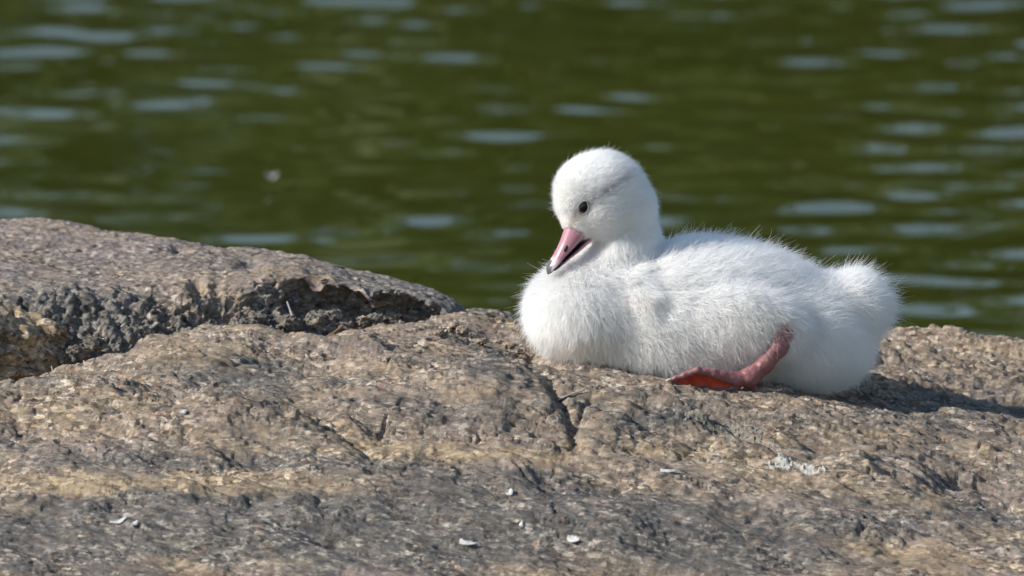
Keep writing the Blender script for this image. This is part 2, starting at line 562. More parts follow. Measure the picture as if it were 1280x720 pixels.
def bilin(Z, gx, gd, x, d):
    fx = np.clip((x - gx[0]) / (gx[1] - gx[0]), 0, len(gx) - 1.001); fd = np.clip((d - gd[0]) / (gd[1] - gd[0]), 0, len(gd) - 1.001)
    i = fx.astype(int); j = fd.astype(int); u = fx - i; v = fd - j
    return Z[i, j] * (1 - u) * (1 - v) + Z[i + 1, j] * u * (1 - v) + Z[i, j + 1] * (1 - u) * v + Z[i + 1, j + 1] * u * v


# column centres are pixels; turn them into x (perspective shift is under two per cent)
SX, SD = np.meshgrid(sx, sd, indexing='ij')
Z0 = bilin(Zc, xg, dg, SX, SD)
# the outcrop goes on past the picture and dips under the water
Z0 -= 0.55 * np.clip(-800 - SD, 0, None) + 3.2 * np.clip(SD - 770, 0, None) + 2.0 * np.clip(SX - 1850, 0, None) + 2.0 * np.clip(-560 - SX, 0, None)
XW = SX - 640.0
# photo position of every vertex, used for where cracks, ledges and mineral zones lie
PXs, PYs = project(np.stack([XW, SD, Z0], -1))


def poly_dist(px, py, pts):
    """distance and signed side (below the line: positive) to a pixel polyline"""
    best = np.full(px.shape, 1e9); side = np.zeros(px.shape)
    for (x0, y0), (x1, y1) in zip(pts[:-1], pts[1:]):
        vx, vy = x1 - x0, y1 - y0; ll = vx * vx + vy * vy
        t = np.clip(((px - x0) * vx + (py - y0) * vy) / ll, 0, 1)
        ex, ey = px - x0 - t * vx, py - y0 - t * vy
        q = np.hypot(ex, ey)
        c = q < best
        best = np.where(c, q, best)
        side = np.where(c, np.sign(vx * (py - y0) - vy * (px - x0)), side)
    return best, side


def ledge(Z, px, py, pts, drop, width, ends=40):
    """the rock steps down below the line; the step fades out at the ends of the line"""
    wob = 9 * noise2(px / 46, py / 30, 77) + 3 * noise2(px / 17, py / 14, 78)
    q, s = poly_dist(px, py + wob, pts)
    v = q * s
    drop = 1.1 * drop * np.clip(0.75 + 1.1 * noise2(px / 55, py / 40, 79), 0.1, 1.4)
    width = width * 1.5
    fade = sstep(pts[0][0] - ends, pts[0][0] + ends, px) * (1 - sstep(pts[-1][0] - ends, pts[-1][0] + ends, px))
    # sharp lip, then the surface regains its level some way below
    f = sstep(-1.0, width, v) * (1 - sstep(width, width * 9, v))
    return Z - drop * fade * f


Z = Z0.copy()
rot = -0.36        # the foliation dips across the slab
RX = SX * math.cos(rot) + SD * math.sin(rot); RD = -SX * math.sin(rot) + SD * math.cos(rot)
warp = 14 * noise2(RX / 160, RD / 60, 50)
front = sstep(-330, -520, SD)          # the smoother near part of the slab


def terrace(q, levels, edge):
    q = q * levels
    fl = np.floor(q); fr = q - fl
    return (fl + sstep(1 - edge, 1.0, fr) + 0.18 * fr) / levels


Z += 8.0 * fbm2(RX / 260, RD / 150, 3, 51)
wz = 0.30 * noise2(RX / 60, RD / 30, 52) + 0.10 * noise2(RX / 14, RD / 9, 53)
Z += 22.0 * (1 - 0.35 * front) * terrace(fbm2(RX / 260, (RD + warp) / 80, 3, 55, 0.42) + 0.35 * wz, 5, 0.16)
Z += 6.5 * (1 - 0.5 * front) * terrace(fbm2(RX / 110, (RD + warp) / 26, 4, 59, 0.5) + wz, 4, 0.22)
rough_zone = np.clip(0.45 + 1.4 * noise2(SX / 150, SD / 70, 61) + 0.5 * np.exp(-((PXs - 130) / 170) ** 2 - ((PYs - 510) / 45) ** 2), 0.12, 1.4)
rough_zone *= 0.55 * (1 - 0.6 * front)
Z += 4.2 * (0.15 + rough_zone) * terrace(fbm2(RX / 40, RD / 20, 4, 63, 0.55) + 0.5 * wz, 3, 0.3)
# long shallow foliation cracks
for sc_, dp, sd_ in ((1.3, 7.0, 301), (0.6, 3.5, 305)):
    nn = fbm2(RX / (210 * sc_), (RD + warp + 10 * wz) / (38 * sc_), 3, sd_, 0.45)
    msk = sstep(0.0, 0.35, noise2(RX / 90, RD / 60, sd_ + 7))
    Z -= dp * msk * np.exp(-(nn / 0.028) ** 2)
# angular chips
f1, f2, cv = worley2(RX / 26 + 0.5 * wz, RD / 14 + 0.5 * wz, 5)
Z += rough_zone * 2.6 * (cv - 0.4) * sstep(0.0, 0.12, f2 - f1)
f1, f2, cv = worley2(RX / 8 + wz, RD / 6 + wz, 6)
Z += (0.12 + rough_zone) * 1.0 * (cv - 0.5) * sstep(0.0, 0.15, f2 - f1)
pit = fbm2(RX / 30 + 40, RD / 14, 4, 70, 0.6)
Z -= 9.0 * rough_zone * sstep(0.46, 0.72, pit)
# the flatter seat where the bird rests
seat = sstep(620, 700, SX) * (1 - sstep(1080, 1180, SX)) * sstep(-260, -170, SD) * (1 - sstep(110, 220, SD))
sm = blur1(blur1(Z - Z0, 14, 0), 9, 1)
Z -= 0.9 * seat * sm
Z += 2.0 * seat
# broad rounded lobes of the slab
for x_, y_, rx_, ry_, a_ in ((545, 503, 150, 27, 15), (240, 440, 85, 22, 10), (430, 448, 90, 16, 6), (805, 530, 85, 22, 9), (250, 520, 70, 16, 8), (90, 500, 70, 18, 8), (330, 585, 150, 12, 5), (1120, 575, 120, 18, 7), (180, 660, 260, 26, 6), (760, 660, 220, 24, 6)):
    qx = PXs + 16 * noise2(PXs / 60, PYs / 30, 401); qy = PYs + 7 * noise2(PXs / 60, PYs / 30, 402)
    e_ = 1 - ((qx - x_) / rx_) ** 2 - ((qy - y_) / ry_) ** 2
    Z += a_ * np.sqrt(np.clip(e_, 0, 1))
# speckled gravelly surface on the far right
gr = sstep(960, 1060, PXs) * (1 - sstep(478, 500, PYs - 0.1 * (PXs - 1060)))
f1, f2, cv = worley2(SX / 13, SD / 15, 8)
Z += gr * (3.0 * (cv - 0.5) * sstep(0.03, 0.25, f2 - f1) + 2.2 * fbm2(SX / 20, SD / 18, 3, 75))
# ledges and clefts seen in the photograph
Z = ledge(Z, PXs, PYs, [(20, 508), (130, 524), (230, 536), (330, 556), (430, 552), (540, 549)], 11, 5)
Z = ledge(Z, PXs, PYs, [(470, 556), (545, 551), (640, 578), (720, 586), (800, 592), (900, 610), (1000, 628)], 8, 6)
Z = ledge(Z, PXs, PYs, [(0, 628), (160, 622), (330, 612), (480, 606), (620, 602)], 7, 6)
Z = ledge(Z, PXs, PYs, [(180, 472), (260, 476), (330, 490), (360, 492)], 8, 5, 20)
Z = ledge(Z, PXs, PYs, [(350, 482), (440, 462), (560, 474), (640, 486), (700, 520)], 6, 7)
Z = ledge(Z, PXs, PYs, [(1020, 560), (1100, 568), (1180, 582), (1290, 590)], 7, 5)
Z = ledge(Z, PXs, PYs, [(900, 640), (1000, 655), (1100, 660), (1200, 668), (1290, 690)], 6, 5)
Z = ledge(Z, PXs, PYs, [(720, 520), (800, 512), (880, 528), (960, 534), (1080, 540)], 4, 5)


def crack(Z, px, py, pts, depth, w):
    wob = 3 * noise2(px / 14, py / 8, 81)
    q, s = poly_dist(px + wob, py + wob, pts)
    return Z - depth * np.exp(-(q / w) ** 2)


Z = crack(Z, PXs, PYs, [(1040, 486), (1110, 494), (1180, 508), (1290, 519)], 11, 9)
Z = crack(Z, PXs, PYs, [(688, 492), (704, 506), (716, 526), (718, 552)], 13, 6)
Z = crack(Z, PXs, PYs, [(716, 528), (728, 512), (740, 500)], 7, 4)
Z = crack(Z, PXs, PYs, [(664, 436), (684, 448), (700, 456)], 9, 6)
Z = crack(Z, PXs, PYs, [(590, 442), (606, 456)], 6, 5)
Z = crack(Z, PXs, PYs, [(473, 476), (482, 480)], 8, 3)
Z = crack(Z, PXs, PYs, [(483, 516), (476, 526)], 8, 3)
Z = crack(Z, PXs, PYs, [(575, 424), (585, 428)], 6, 4)
Z = crack(Z, PXs, PYs, [(1054, 566), (1068, 572)], 8, 4)
Z = crack(Z, PXs, PYs, [(1228, 610), (1262, 616), (1258, 604)], 11, 6)
Z = crack(Z, PXs, PYs, [(1075, 660), (1086, 654)], 9, 4)
Z = crack(Z, PXs, PYs, [(930, 636), (950, 630)], 9, 6)
Z = crack(Z, PXs, PYs, [(800, 592), (808, 590)], 7, 6)

PXf, PYf = project(np.stack([XW, SD, Z], -1))


def zones(blobs, px, py, seed):
    o = np.zeros(px.shape)
    wx_ = px + 30 * noise2(px / 60, py / 25, seed); wy_ = py + 10 * noise2(px / 60, py / 25, seed + 1)
    for x, y, rx_, ry_, a in blobs:
        o += a * np.exp(-((wx_ - x) / rx_) ** 2 - ((wy_ - y) / ry_) ** 2)
    return o


crust = zones([(100, 665, 420, 48, 0.62), (650, 655, 280, 45, 0.65), (950, 675, 220, 45, 0.45), (600, 515, 120, 30, 0.35), (310, 478, 60, 22, 0.6), (830, 522, 60, 14, 0.7),
               (1150, 520, 160, 25, 0.3), (690, 590, 60, 14, 0.5), (560, 602, 50, 10, 0.6), (150, 575, 150, 12, 0.45), (400, 582, 120, 7, 0.5), (610, 455, 40, 16, 0.5), (1220, 640, 60, 20, 0.4), (430, 660, 200, 40, 0.45)], PXf, PYf, 90)
ochre = zones([(110, 604, 130, 14, 0.8), (280, 606, 140, 12, 0.8), (450, 562, 150, 10, 0.75), (590, 566, 90, 14, 0.6), (110, 505, 110, 24, 0.5), (740, 566, 150, 10, 0.5), (900, 590, 90, 22, 0.45),
               (1150, 450, 180, 24, 0.35), (640, 520, 60, 40, 0.2), (860, 560, 60, 12, 0.5), (360, 706, 60, 14, 0.5), (230, 425, 60, 20, 0.3), (1150, 680, 150, 30, 0.4), (1020, 600, 100, 30, 0.3)], PXf, PYf, 93)
crust -= 0.5 * np.clip(ochre, 0, 1)
m_rock = rock_material("bedrock_gneiss")
slab = mesh_obj("bedrock", np.stack([XW, SD, Z], -1).reshape(-1, 3), grid_faces(len(sx), len(sd)), m_rock, attrs={"crust": crust.ravel(), "ochre": ochre.ravel()})
slab["kind"] = "structure"


def ground(x, d):
    """slab height (pixel units, x measured from the picture centre) at points"""
    x = np.atleast_1d(np.asarray(x, float)) + 640; d = np.atleast_1d(np.asarray(d, float))
    i = np.clip(np.searchsorted(sx, x), 1, len(sx) - 1); j = np.clip(np.searchsorted(sd, d), 1, len(sd) - 1)
    return (Z[i, j] + Z[i - 1, j] + Z[i, j - 1] + Z[i - 1, j - 1]) / 4


_fi = np.isfinite(PYf)
def on_slab(px, py):
    """the visible slab point at a photo pixel: x, d, z in pixel units"""
    i = int(np.clip(np.searchsorted(sx, px), 1, len(sx) - 2))
    rows = PYf[i]
    j = 0
    low = 1e9
    for jj in range(len(sd)):           # from the near edge backwards: first row that reaches the pixel
        if rows[jj] <= py:
            j = jj; break
    return np.array([XW[i, j] + (px - PXf[i, j]), SD[i, j], Z[i, j]])


# ================================================================== BOULDER behind on the left
# columns: pixel x -> list of (d, py) from the hidden back over the crest and brow down the face
bc = {
    -220: [(940, 1500), (760, 290), (660, 258), (520, 290), (400, 326), (290, 362), (250, 392), (225, 430), (205, 520), (190, 620)],
    -60: [(940, 1500), (760, 296), (660, 268), (520, 298), (400, 330), (285, 362), (245, 392), (215, 430), (195, 500), (180, 610)],
    0:   [(940, 1500), (750, 298), (650, 273), (520, 300), (400, 334), (285, 366), (250, 392), (210, 428), (180, 490), (170, 600)],
    120: [(920, 1500), (720, 310), (620, 285), (500, 312), (390, 342), (290, 366), (240, 396), (190, 436), (150, 480), (140, 590)],
    250: [(860, 1500), (660, 330), (560, 303), (470, 320), (380, 338), (300, 358), (265, 382), (230, 412), (190, 452), (170, 560)],
    330: [(820, 1500), (620, 345), (520, 314), (440, 326), (370, 336), (310, 349), (290, 372), (265, 398), (235, 440), (220, 540)],
    385: [(780, 1500), (590, 350), (490, 324), (420, 331), (360, 338), (312, 347), (330, 366), (335, 392), (300, 430), (270, 530)],
    480: [(720, 1500), (540, 370), (440, 343), (390, 349), (335, 357), (285, 367), (318, 382), (325, 402), (305, 425), (290, 520)],
    540: [(680, 1500), (490, 390), (400, 362), (355, 367), (315, 374), (280, 384), (298, 394), (302, 410), (295, 425), (290, 510)],
    578: [(640, 1500), (450, 410), (365, 384), (335, 388), (310, 392), (285, 398), (292, 406), (292, 416), (290, 428), (285, 500)],
    600: [(600, 1500), (430, 450), (345, 420), (325, 424), (305, 428), (288, 432), (288, 440), (286, 450), (284, 460), (280, 520)],
    625: [(580, 1500), (420, 540), (340, 520), (325, 524), (305, 528), (290, 532), (288, 540), (286, 550), (284, 560), (280, 600)],
}
bk = sorted(bc)
NPROF = 470
tt = np.linspace(0, 1, NPROF)
# arc fractions: dense where it shows
ctrl_t = np.array([0, 0.06, 0.12, 0.28, 0.44, 0.58, 0.68, 0.79, 0.92, 1.0])
bd = np.array([np.interp(tt, ctrl_t, [q[0] for q in bc[c]]) for c in bk])
bz_ = np.array([np.interp(tt, ctrl_t, L(np.full(10, c), np.array([q[1] for q in bc[c]], float), np.array([q[0] for q in bc[c]], float))[:, 2]) for c in bk])
bd = blur1(bd, 7, 1); bz_ = blur1(bz_, 7, 1)
bxs = np.concatenate([np.arange(-760, -210, 8.0), np.arange(-210, 624, 1.7)])
BD = np.stack([np.interp(bxs, [float(c) for c in bk], bd[:, j]) for j in range(NPROF)], 1)
BZ = np.stack([np.interp(bxs, [float(c) for c in bk], bz_[:, j]) for j in range(NPROF)], 1)
BD = blur1(BD, 9, 0); BZ = blur1(BZ, 9, 0)
jit = 26 * noise2(bxs / 48, bxs * 0 + 3.3, 420) + 13 * noise2(bxs / 17, bxs * 0 + 1.3, 421)
BD += jit[:, None] * np.exp(-((tt - 0.60) / 0.10) ** 2)[None]
BZ += (0.45 * jit + 8 * noise2(bxs / 23, bxs * 0 + 8.1, 422))[:, None] * np.exp(-((tt - 0.62) / 0.09) ** 2)[None]
BXw = np.repeat((bxs - 640)[:, None], NPROF, 1)
bP = np.stack([BXw, BD, BZ], -1)
def grid_normals(P):
    du = np.gradient(P, axis=0); dv = np.gradient(P, axis=1)
    n = np.cross(dv, du); n /= np.linalg.norm(n, axis=-1)[..., None] + 1e-9
    return n
bN = grid_normals(bP)
if bN[170, 150, 2] < 0: bN = -bN
X_, Y_, Z_ = bP[..., 0], bP[..., 1], bP[..., 2]
face = sstep(0.53, 0.66, np.repeat(tt[None], len(bxs), 0))
bpx, bpy_ = project(bP)
disp = 6 * fbm3(X_ / 130, Y_ / 110, Z_ / 60, 3, 110) + 2.8 * fbm3(X_ / 80, (Y_ + 0.3 * X_) / 26, Z_ / 14, 4, 114)
disp += (1.8 + 7.0 * face) * fbm3(X_ / 46, Y_ / 40, Z_ / 34, 4, 118, 0.55)
disp += face * 7.0 * fbm3(X_ / 19, Y_ / 19, Z_ / 15, 3, 122, 0.6)
disp += (1.3 + 2.4 * face) * fbm3(X_ / 9, Y_ / 9, Z_ / 7, 3, 126, 0.6)
f1, f2, cv = worley2((X_ + 0.3 * Y_) / 21 + 0.5 * noise2(X_ / 17, Z_ / 17, 9), (Z_ - 0.6 * Y_ + 0.35 * X_) / 15 + 0.5 * noise2(X_ / 17, Z_ / 17, 10), 13)
disp += face * 7.0 * (cv - 0.5) * sstep(0.0, 0.3, f2 - f1)
f1, f2, cv = worley2((X_ - 0.4 * Z_) / 9, (Z_ - 0.6 * Y_) / 8, 15)
disp += face * 3.6 * (cv - 0.5) * sstep(0.0, 0.3, f2 - f1)
f1, f2, cv = worley2(X_ / 30, Y_ / 24 + X_ / 60, 17)
disp += (1 - face) * 2.8 * (cv - 0.5) * sstep(0.0, 0.2, f2 - f1)
pt = fbm3(X_ / 26, Y_ / 26, Z_ / 18, 3, 130)
disp -= 9 * sstep(0.40, 0.75, pt) * (0.4 + 0.6 * face)
# deep notches along the brow, where the photograph shows black hollows
for x, y, w_, hh, a in ((222, 313, 10, 5, 12), (312, 328, 16, 6, 15), (394, 352, 12, 12, 16), (372, 372, 20, 22, 16), (245, 362, 10, 8, 12), (280, 388, 22, 10, 12), (335, 385, 16, 10, 12), (440, 385, 40, 16, 10), (165, 400, 26, 10, 9), (210, 415, 20, 10, 9)):
    disp -= a * np.exp(-((bpx - x) / w_) ** 2 - ((bpy_ - y) / hh) ** 2)
bP2 = bP + bN * disp[..., None]
bpx, bpy_ = project(bP2)
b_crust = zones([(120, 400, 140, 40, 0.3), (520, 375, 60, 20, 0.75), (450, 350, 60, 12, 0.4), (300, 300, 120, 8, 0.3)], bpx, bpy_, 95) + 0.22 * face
b_ochre = zones([(260, 385, 90, 30, 0.35), (410, 350, 40, 10, 0.6), (345, 345, 40, 12, 0.5), (150, 380, 90, 16, 0.25), (180, 400, 160, 40, 0.35)], bpx, bpy_, 97)
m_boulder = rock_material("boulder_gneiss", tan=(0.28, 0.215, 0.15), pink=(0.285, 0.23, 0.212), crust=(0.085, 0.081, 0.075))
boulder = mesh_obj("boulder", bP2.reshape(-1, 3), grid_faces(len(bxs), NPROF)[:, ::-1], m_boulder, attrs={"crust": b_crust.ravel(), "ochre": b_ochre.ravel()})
recentre(boulder)
thing(boulder, "big pinkish grey boulder sloping down to a dark hollowed brow behind the slab", "boulder")


# ================================================================== SMALLER ROCKS
def rock(name, c, r, mat, seed, box=0.5, rotz=0.0, tilt=0.0, amp=0.16, h=None, feat=0.5):
    """lumpy stone: blend of a box and an ellipsoid with noise, c and r in pixel units"""
    r = np.asarray(r, float)
    h = h or max(r) / 22
    lo = -r * 1.4; hi = r * 1.4
    G = grid_pts(lo, hi, h)
    e = ell(G, (0, 0, 0), r)
    q = [np.abs(G[k]) - r[k] * 0.86 for k in range(3)]
    bx = np.sqrt(sum(np.maximum(t, 0) ** 2 for t in q)) + np.minimum(np.maximum(np.maximum(q[0], q[1]), q[2]), 0)
    m = r.mean()
    f = e * (1 - box) + bx * box
    f = f + amp * m * (fbm3(G[0] / (m * feat) + seed, G[1] / (m * feat), G[2] / (m * feat * 0.7), 4, 140 + seed, 0.55))
    v, qd = surface_nets(f.astype(np.float32), lo, h)
    R = (Matrix.Rotation(rotz, 3, 'Z') @ Matrix.Rotation(tilt, 3, 'Y'))
    v = v @ np.array(R).T + np.asarray(c)
    ob = mesh_obj(name, v, qd, mat)
    return recentre(ob)


m_ochre = rock_material("ochre_rock", tan=(0.37, 0.26, 0.15), pink=(0.34, 0.265, 0.19), use_attr=False, crust_bias=-0.02, ochre_bias=0.15)
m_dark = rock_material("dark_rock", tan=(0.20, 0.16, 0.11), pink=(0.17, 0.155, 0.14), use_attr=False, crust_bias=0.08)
p = L(-10, 440, 130)
thing(rock("rock_block", p, (92, 66, 62), m_ochre, 1, 0.8, 0.42, 0.26, 0.2, 3.0, 0.38), "squared ochre rock block in shadow wedged in the cleft beside the big boulder", "rock")
p = L(612, 411, 222)
thing(rock("rock_lump", p, (42, 20, 14), m_ochre, 2, 0.45, 0.0, 0.03, 0.22), "small ochre yellow rock lump between the boulder's toe and the cygnet's breast", "rock")
p = L(612, 410, 420)
thing(rock("rock_shelf", p, (52, 40, 24), m_dark, 3, 0.3, 0.0, 0.16, 0.14), "low dark rock hump at the water's edge behind the ochre lump", "rock")
p = L(652, 420, 190)
thing(rock("rock_chip", p, (13, 12, 12), m_dark, 4, 0.5, 0.6, 0.2, 0.25, 1.2), "dark little rock standing just before the cygnet's breast", "rock")

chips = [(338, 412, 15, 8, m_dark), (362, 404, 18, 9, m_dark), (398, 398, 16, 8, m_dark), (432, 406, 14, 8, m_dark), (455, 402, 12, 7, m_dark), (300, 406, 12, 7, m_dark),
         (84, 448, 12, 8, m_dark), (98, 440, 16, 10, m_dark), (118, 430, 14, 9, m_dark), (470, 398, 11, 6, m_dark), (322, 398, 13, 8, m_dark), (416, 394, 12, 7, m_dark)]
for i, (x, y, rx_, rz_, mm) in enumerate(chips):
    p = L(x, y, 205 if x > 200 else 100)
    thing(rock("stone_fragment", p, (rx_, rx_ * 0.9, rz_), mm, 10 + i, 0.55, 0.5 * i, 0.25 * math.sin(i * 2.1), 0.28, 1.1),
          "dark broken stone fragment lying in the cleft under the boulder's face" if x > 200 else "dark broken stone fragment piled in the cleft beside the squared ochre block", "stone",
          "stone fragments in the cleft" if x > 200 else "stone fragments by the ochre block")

# loose grit beside the breast
grit = [(556, 414, 9, 5), (568, 408, 7, 4), (578, 416, 8, 5), (590, 420, 6, 4), (602, 428, 7, 4), (622, 430, 6, 4), (636, 434, 8, 4), (650, 440, 6, 4), (664, 446, 7, 4), (548, 420, 6, 4)]
m_grit = rock_material("grit_rock", tan=(0.38, 0.28, 0.19), pink=(0.36, 0.29, 0.24), use_attr=False, crust_bias=-0.05)
for i, (x, y, rx_, rz_) in enumerate(grit):
    p = on_slab(x, y) + np.array([0, 0, rz_ * 0.3])
    thing(rock("pebble", p, (rx_, rx_, rz_), m_grit, 40 + i, 0.55, 0.7 * i, 0.2 * math.sin(i * 1.7), 0.28, 0.9),
          "tiny tan pebble lying on the slab between ochre lump and cygnet", "pebble", "pebbles by the breast")


# ================================================================== THE CYGNET
H0 = L(752, 246, -6)                    # middle of the head
yaw = math.radians(20); dip = math.radians(50.7)
Fh = np.array([-math.cos(dip) * math.cos(yaw), -math.cos(dip) * math.sin(yaw), -math.sin(dip)])     # along the bill
Rh = np.array([math.sin(yaw), -math.cos(yaw), 0.0])                                               # towards the near cheek
Uh = np.array([-math.sin(dip) * math.cos(yaw), -math.sin(dip) * math.sin(yaw), math.cos(dip)])
Uh /= np.linalg.norm(Uh)

# name: (sdf function, join radius, down length, lift, flow direction)
def P3(px, py, d): return L(px, py, d)
parts = [
    ("trunk",  lambda P: ell(P, P3(885, 400, 0), (165, 100, 82), 0.09), 30, 19, 0.80, (1, 0, -0.25)),
    ("back",   lambda P: ell(P, P3(900, 362, 0), (105, 66, 46), 0.12), 30, 19, 0.85, (1, 0, 0.05)),
    ("breast", lambda P: ell(P, P3(737, 388, 0), (70, 86, 58)), 30, 16, 0.85, (0.35, 0, -0.9)),
    ("rump",   lambda P: ell(P, P3(1010, 420, 0), (68, 88, 60)), 30, 19, 0.80, (0.95, 0, -0.45)),
    ("belly",  lambda P: ell(P, P3(850, 432, 0), (150, 88, 44), 0.10), 24, 13, 0.65, (0.6, 0, -0.8)),
    ("tail",   lambda P: cone(P, P3(1030, 400, 0), P3(1064, 383, 0), 42, 31), 20, 24, 1.05, (1, 0, 0.15)),
    ("neck_base", lambda P: cone(P, P3(765, 372, 0), P3(784, 312, -2), 56, 33), 30, 13, 0.7, (0.2, 0, -1)),
    ("neck",   lambda P: cone(P, P3(784, 312, -2), P3(781, 258, -6), 33, 34), 20, 8, 0.6, (0.25, 0, -1)),
    ("head",   lambda P: ell(P, H0, (52.5, 44, 52)), 9, 8.0, 0.85, tuple(-Fh + 0.25 * np.array([1, 0, 0]))),
    ("cheek",  lambda P: cone(P, P3(752, 262, -12), P3(729, 282, -22), 37, 18), 10, 6.5, 0.75, tuple(-Fh + np.array([0.3, 0, -0.2]))),
    ("forehead", lambda P: cone(P, P3(728, 236, -12), P3(717, 276, -24), 29, 12), 16, 4.5, 0.7, tuple(-Fh)),
    ("wing",   lambda P: cone(P, P3(800, 358, -52), P3(812, 376, -76), 20, 14), 12, 15, 0.7, (0.5, 0, -0.8)),
    ("thigh",  lambda P: ell(P, P3(938, 403, -86), (66, 28, 36), 0.18), 16, 19, 0.7, (0.6, 0, -0.8)),
    ("wing_far",  lambda P: cone(P, P3(796, 340, 46), P3(813, 355, 69), 26, 17), 16, 15, 0.7, (0.5, 0, -0.8)),
    ("thigh_far", lambda P: ell(P, P3(930, 385, 88), (62, 26, 36), 0.14), 14, 16, 0.7, (0.6, 0, -0.8)),
]


def body_sdf(P):
    f = None
    for nm, fn, k, *_ in parts:
        q = fn(P)
        f = q if f is None else smin(f, q, k)
    return f


lo = np.array([-10, -130, -160.]); hi = np.array([500, 130, 190.])
hcell = 2.6
G = grid_pts(lo, hi, hcell)
f = body_sdf(G)
bv, bq = surface_nets(f.astype(np.float32), lo, hcell)
del G, f
cyg = bpy.data.objects.new("cygnet", None)
base_c = L(880, 488, 0)
cyg.location = [float(q * S) for q in base_c]
cyg.empty_display_size = 0.05
COL.objects.link(cyg)
thing(cyg, "fluffy white cygnet with pink bill resting on the rock, one pink leg out", "cygnet")
CY0 = base_c.copy()


def cpart(name, v, fc, mat, parent=cyg, **kw):
    """a mesh given in scene pixel units, stored relative to the cygnet's base"""
    return mesh_obj(name, np.asarray(v) - CY0, fc, mat, parent, **kw)


m_skin = plain("down_underlayer", (0.88, 0.87, 0.85), 0.9, 0.1, 0.06, 20)
body = cpart("body", bv, bq, m_skin)
bn = vert_normals(body)
# orientation check: normals must point out
g_ = body_sdf([bv[::50, k] + bn[::50, k] * 3 for k in range(3)])
if np.median(g_) < 0:
    body.data.flip_normals(); bn = -bn


def surf_at(px, py, lo_d=-160, hi_d=60):
    """first body surface point on the ray through a pixel, and its outward normal"""
    ds = np.linspace(lo_d, hi_d, 900)
    pts = L(px, py, ds)
    v = body_sdf([pts[:, k] for k in range(3)])
    i = int(np.argmax(v < 0))
    p0 = pts[i]
    e = 1.0
    g = np.array([float(body_sdf([np.array([p0[k] + (e if k == a else 0)]) for k in range(3)])[0] - body_sdf([np.array([p0[k] - (e if k == a else 0)]) for k in range(3)])[0]) for a in range(3)])
    return p0, g / np.linalg.norm(g)


# ---- bill: lofted upper and lower halves in the head's own frame
B0 = L(721, 290, -26)


def loft(fun, nt_, na):
    v = np.array([fun(t, a) for t in np.linspace(0, 1, nt_) for a in np.linspace(0, 2 * math.pi, na, endpoint=False)])
    fc = []
    for i in range(nt_ - 1):
        for j in range(na):
            fc.append((i * na + j, i * na + (j + 1) % na, (i + 1) * na + (j + 1) % na, (i + 1) * na + j))
    fc.append(tuple(range(na))[::-1]); fc.append(tuple(range((nt_ - 1) * na, nt_ * na)))
    return v, fc


BL = 64.0
def bill_prof(t):
    up = np.interp(t, [0, 0.15, 0.35, 0.6, 0.8, 0.92, 1.0], [17, 14.5, 11.0, 7.6, 6.0, 4.6, 1.2])
    dn = np.interp(t, [0, 0.2, 0.5, 0.8, 0.92, 1.0], [11, 8.5, 5.2, 3.6, 3.0, 1.0])
    wd = np.interp(t, [0, 0.2, 0.5, 0.75, 0.9, 0.96, 1.0], [15.5, 14, 11.5, 10.5, 8.6, 6.0, 1.5])
    return up, dn, wd


def upper_bill(t, a):
    tt_ = -0.12 + 1.12 * t
    up, dn, wd = bill_prof(max(tt_, 0))
    s, c = math.sin(a), math.cos(a)
    e = 0.85
    u = (up if s > 0 else dn) * (abs(s) ** e) * (1 if s > 0 else -1)
    r = wd * (abs(c) ** e) * (1 if c > 0 else -1)
    if s > 0: r *= 1 - 0.18 * s
    droop = -1.5 * math.sin(math.pi * max(tt_, 0)) + (-2.5 * max(tt_ - 0.85, 0) / 0.15)
    return B0 + Fh * (BL * tt_) + Uh * (u + droop) + Rh * r


v, fc = loft(upper_bill, 60, 48)
rel = v - B0
tl = rel @ Fh / BL; ul = rel @ Uh; rl = rel @ Rh
upv = np.array([bill_prof(max(t, 0)) for t in tl])
edge = ul / np.maximum(upv[:, 1], 1)        # -1 on the cutting edge
pink = np.array([0.40, 0.19, 0.235]); pale = np.array([0.72, 0.58, 0.58]); nailc = np.array([0.10, 0.10, 0.11]); blk = np.array([0.022, 0.020, 0.022])
colr = np.repeat(pink[None], len(v), 0)
w = sstep(0.60, 0.80, tl)[:, None]; colr = colr * (1 - w) + pale * w  # whitish towards the tip: pale skin plus a highlight painted into the colour
w = (sstep(0.0, 0.12, tl) * 0 + (1 - sstep(-0.05, 0.12, tl)) * 0.5)[:, None]; colr = colr * (1 - w) + np.array([0.50, 0.30, 0.30]) * w
w = (sstep(-0.48, -0.74, edge) * sstep(0.06, 0.2, tl))[:, None]; colr = colr * (1 - w) + blk * w
w = sstep(0.89, 0.94, tl + 0.03 * (ul + 0.5))[:, None]; colr = colr * (1 - w) + nailc * w
m_bill, nt, b = mat_new("bill_skin")
nt.links.new(mix(nt, noise_n(nt, nt.nodes.new("ShaderNodeNewGeometry").outputs["Position"], 7, 4, 0.6), attr_n(nt, "tint").outputs["Color"], mix(nt, 1.0, attr_n(nt, "tint").outputs["Color"], (1.25, 1.2, 1.2), 'MULTIPLY')), b.inputs["Base Color"])
b.inputs["Roughness"].default_value = 0.32
b.inputs["Specular IOR Level"].default_value = 0.55
b.inputs["Subsurface Weight"].default_value = 0.15
b.inputs["Subsurface Radius"].default_value = (0.004, 0.0015, 0.001)
bill = cpart("bill", v, fc, m_bill, attrs={"tint": colr})


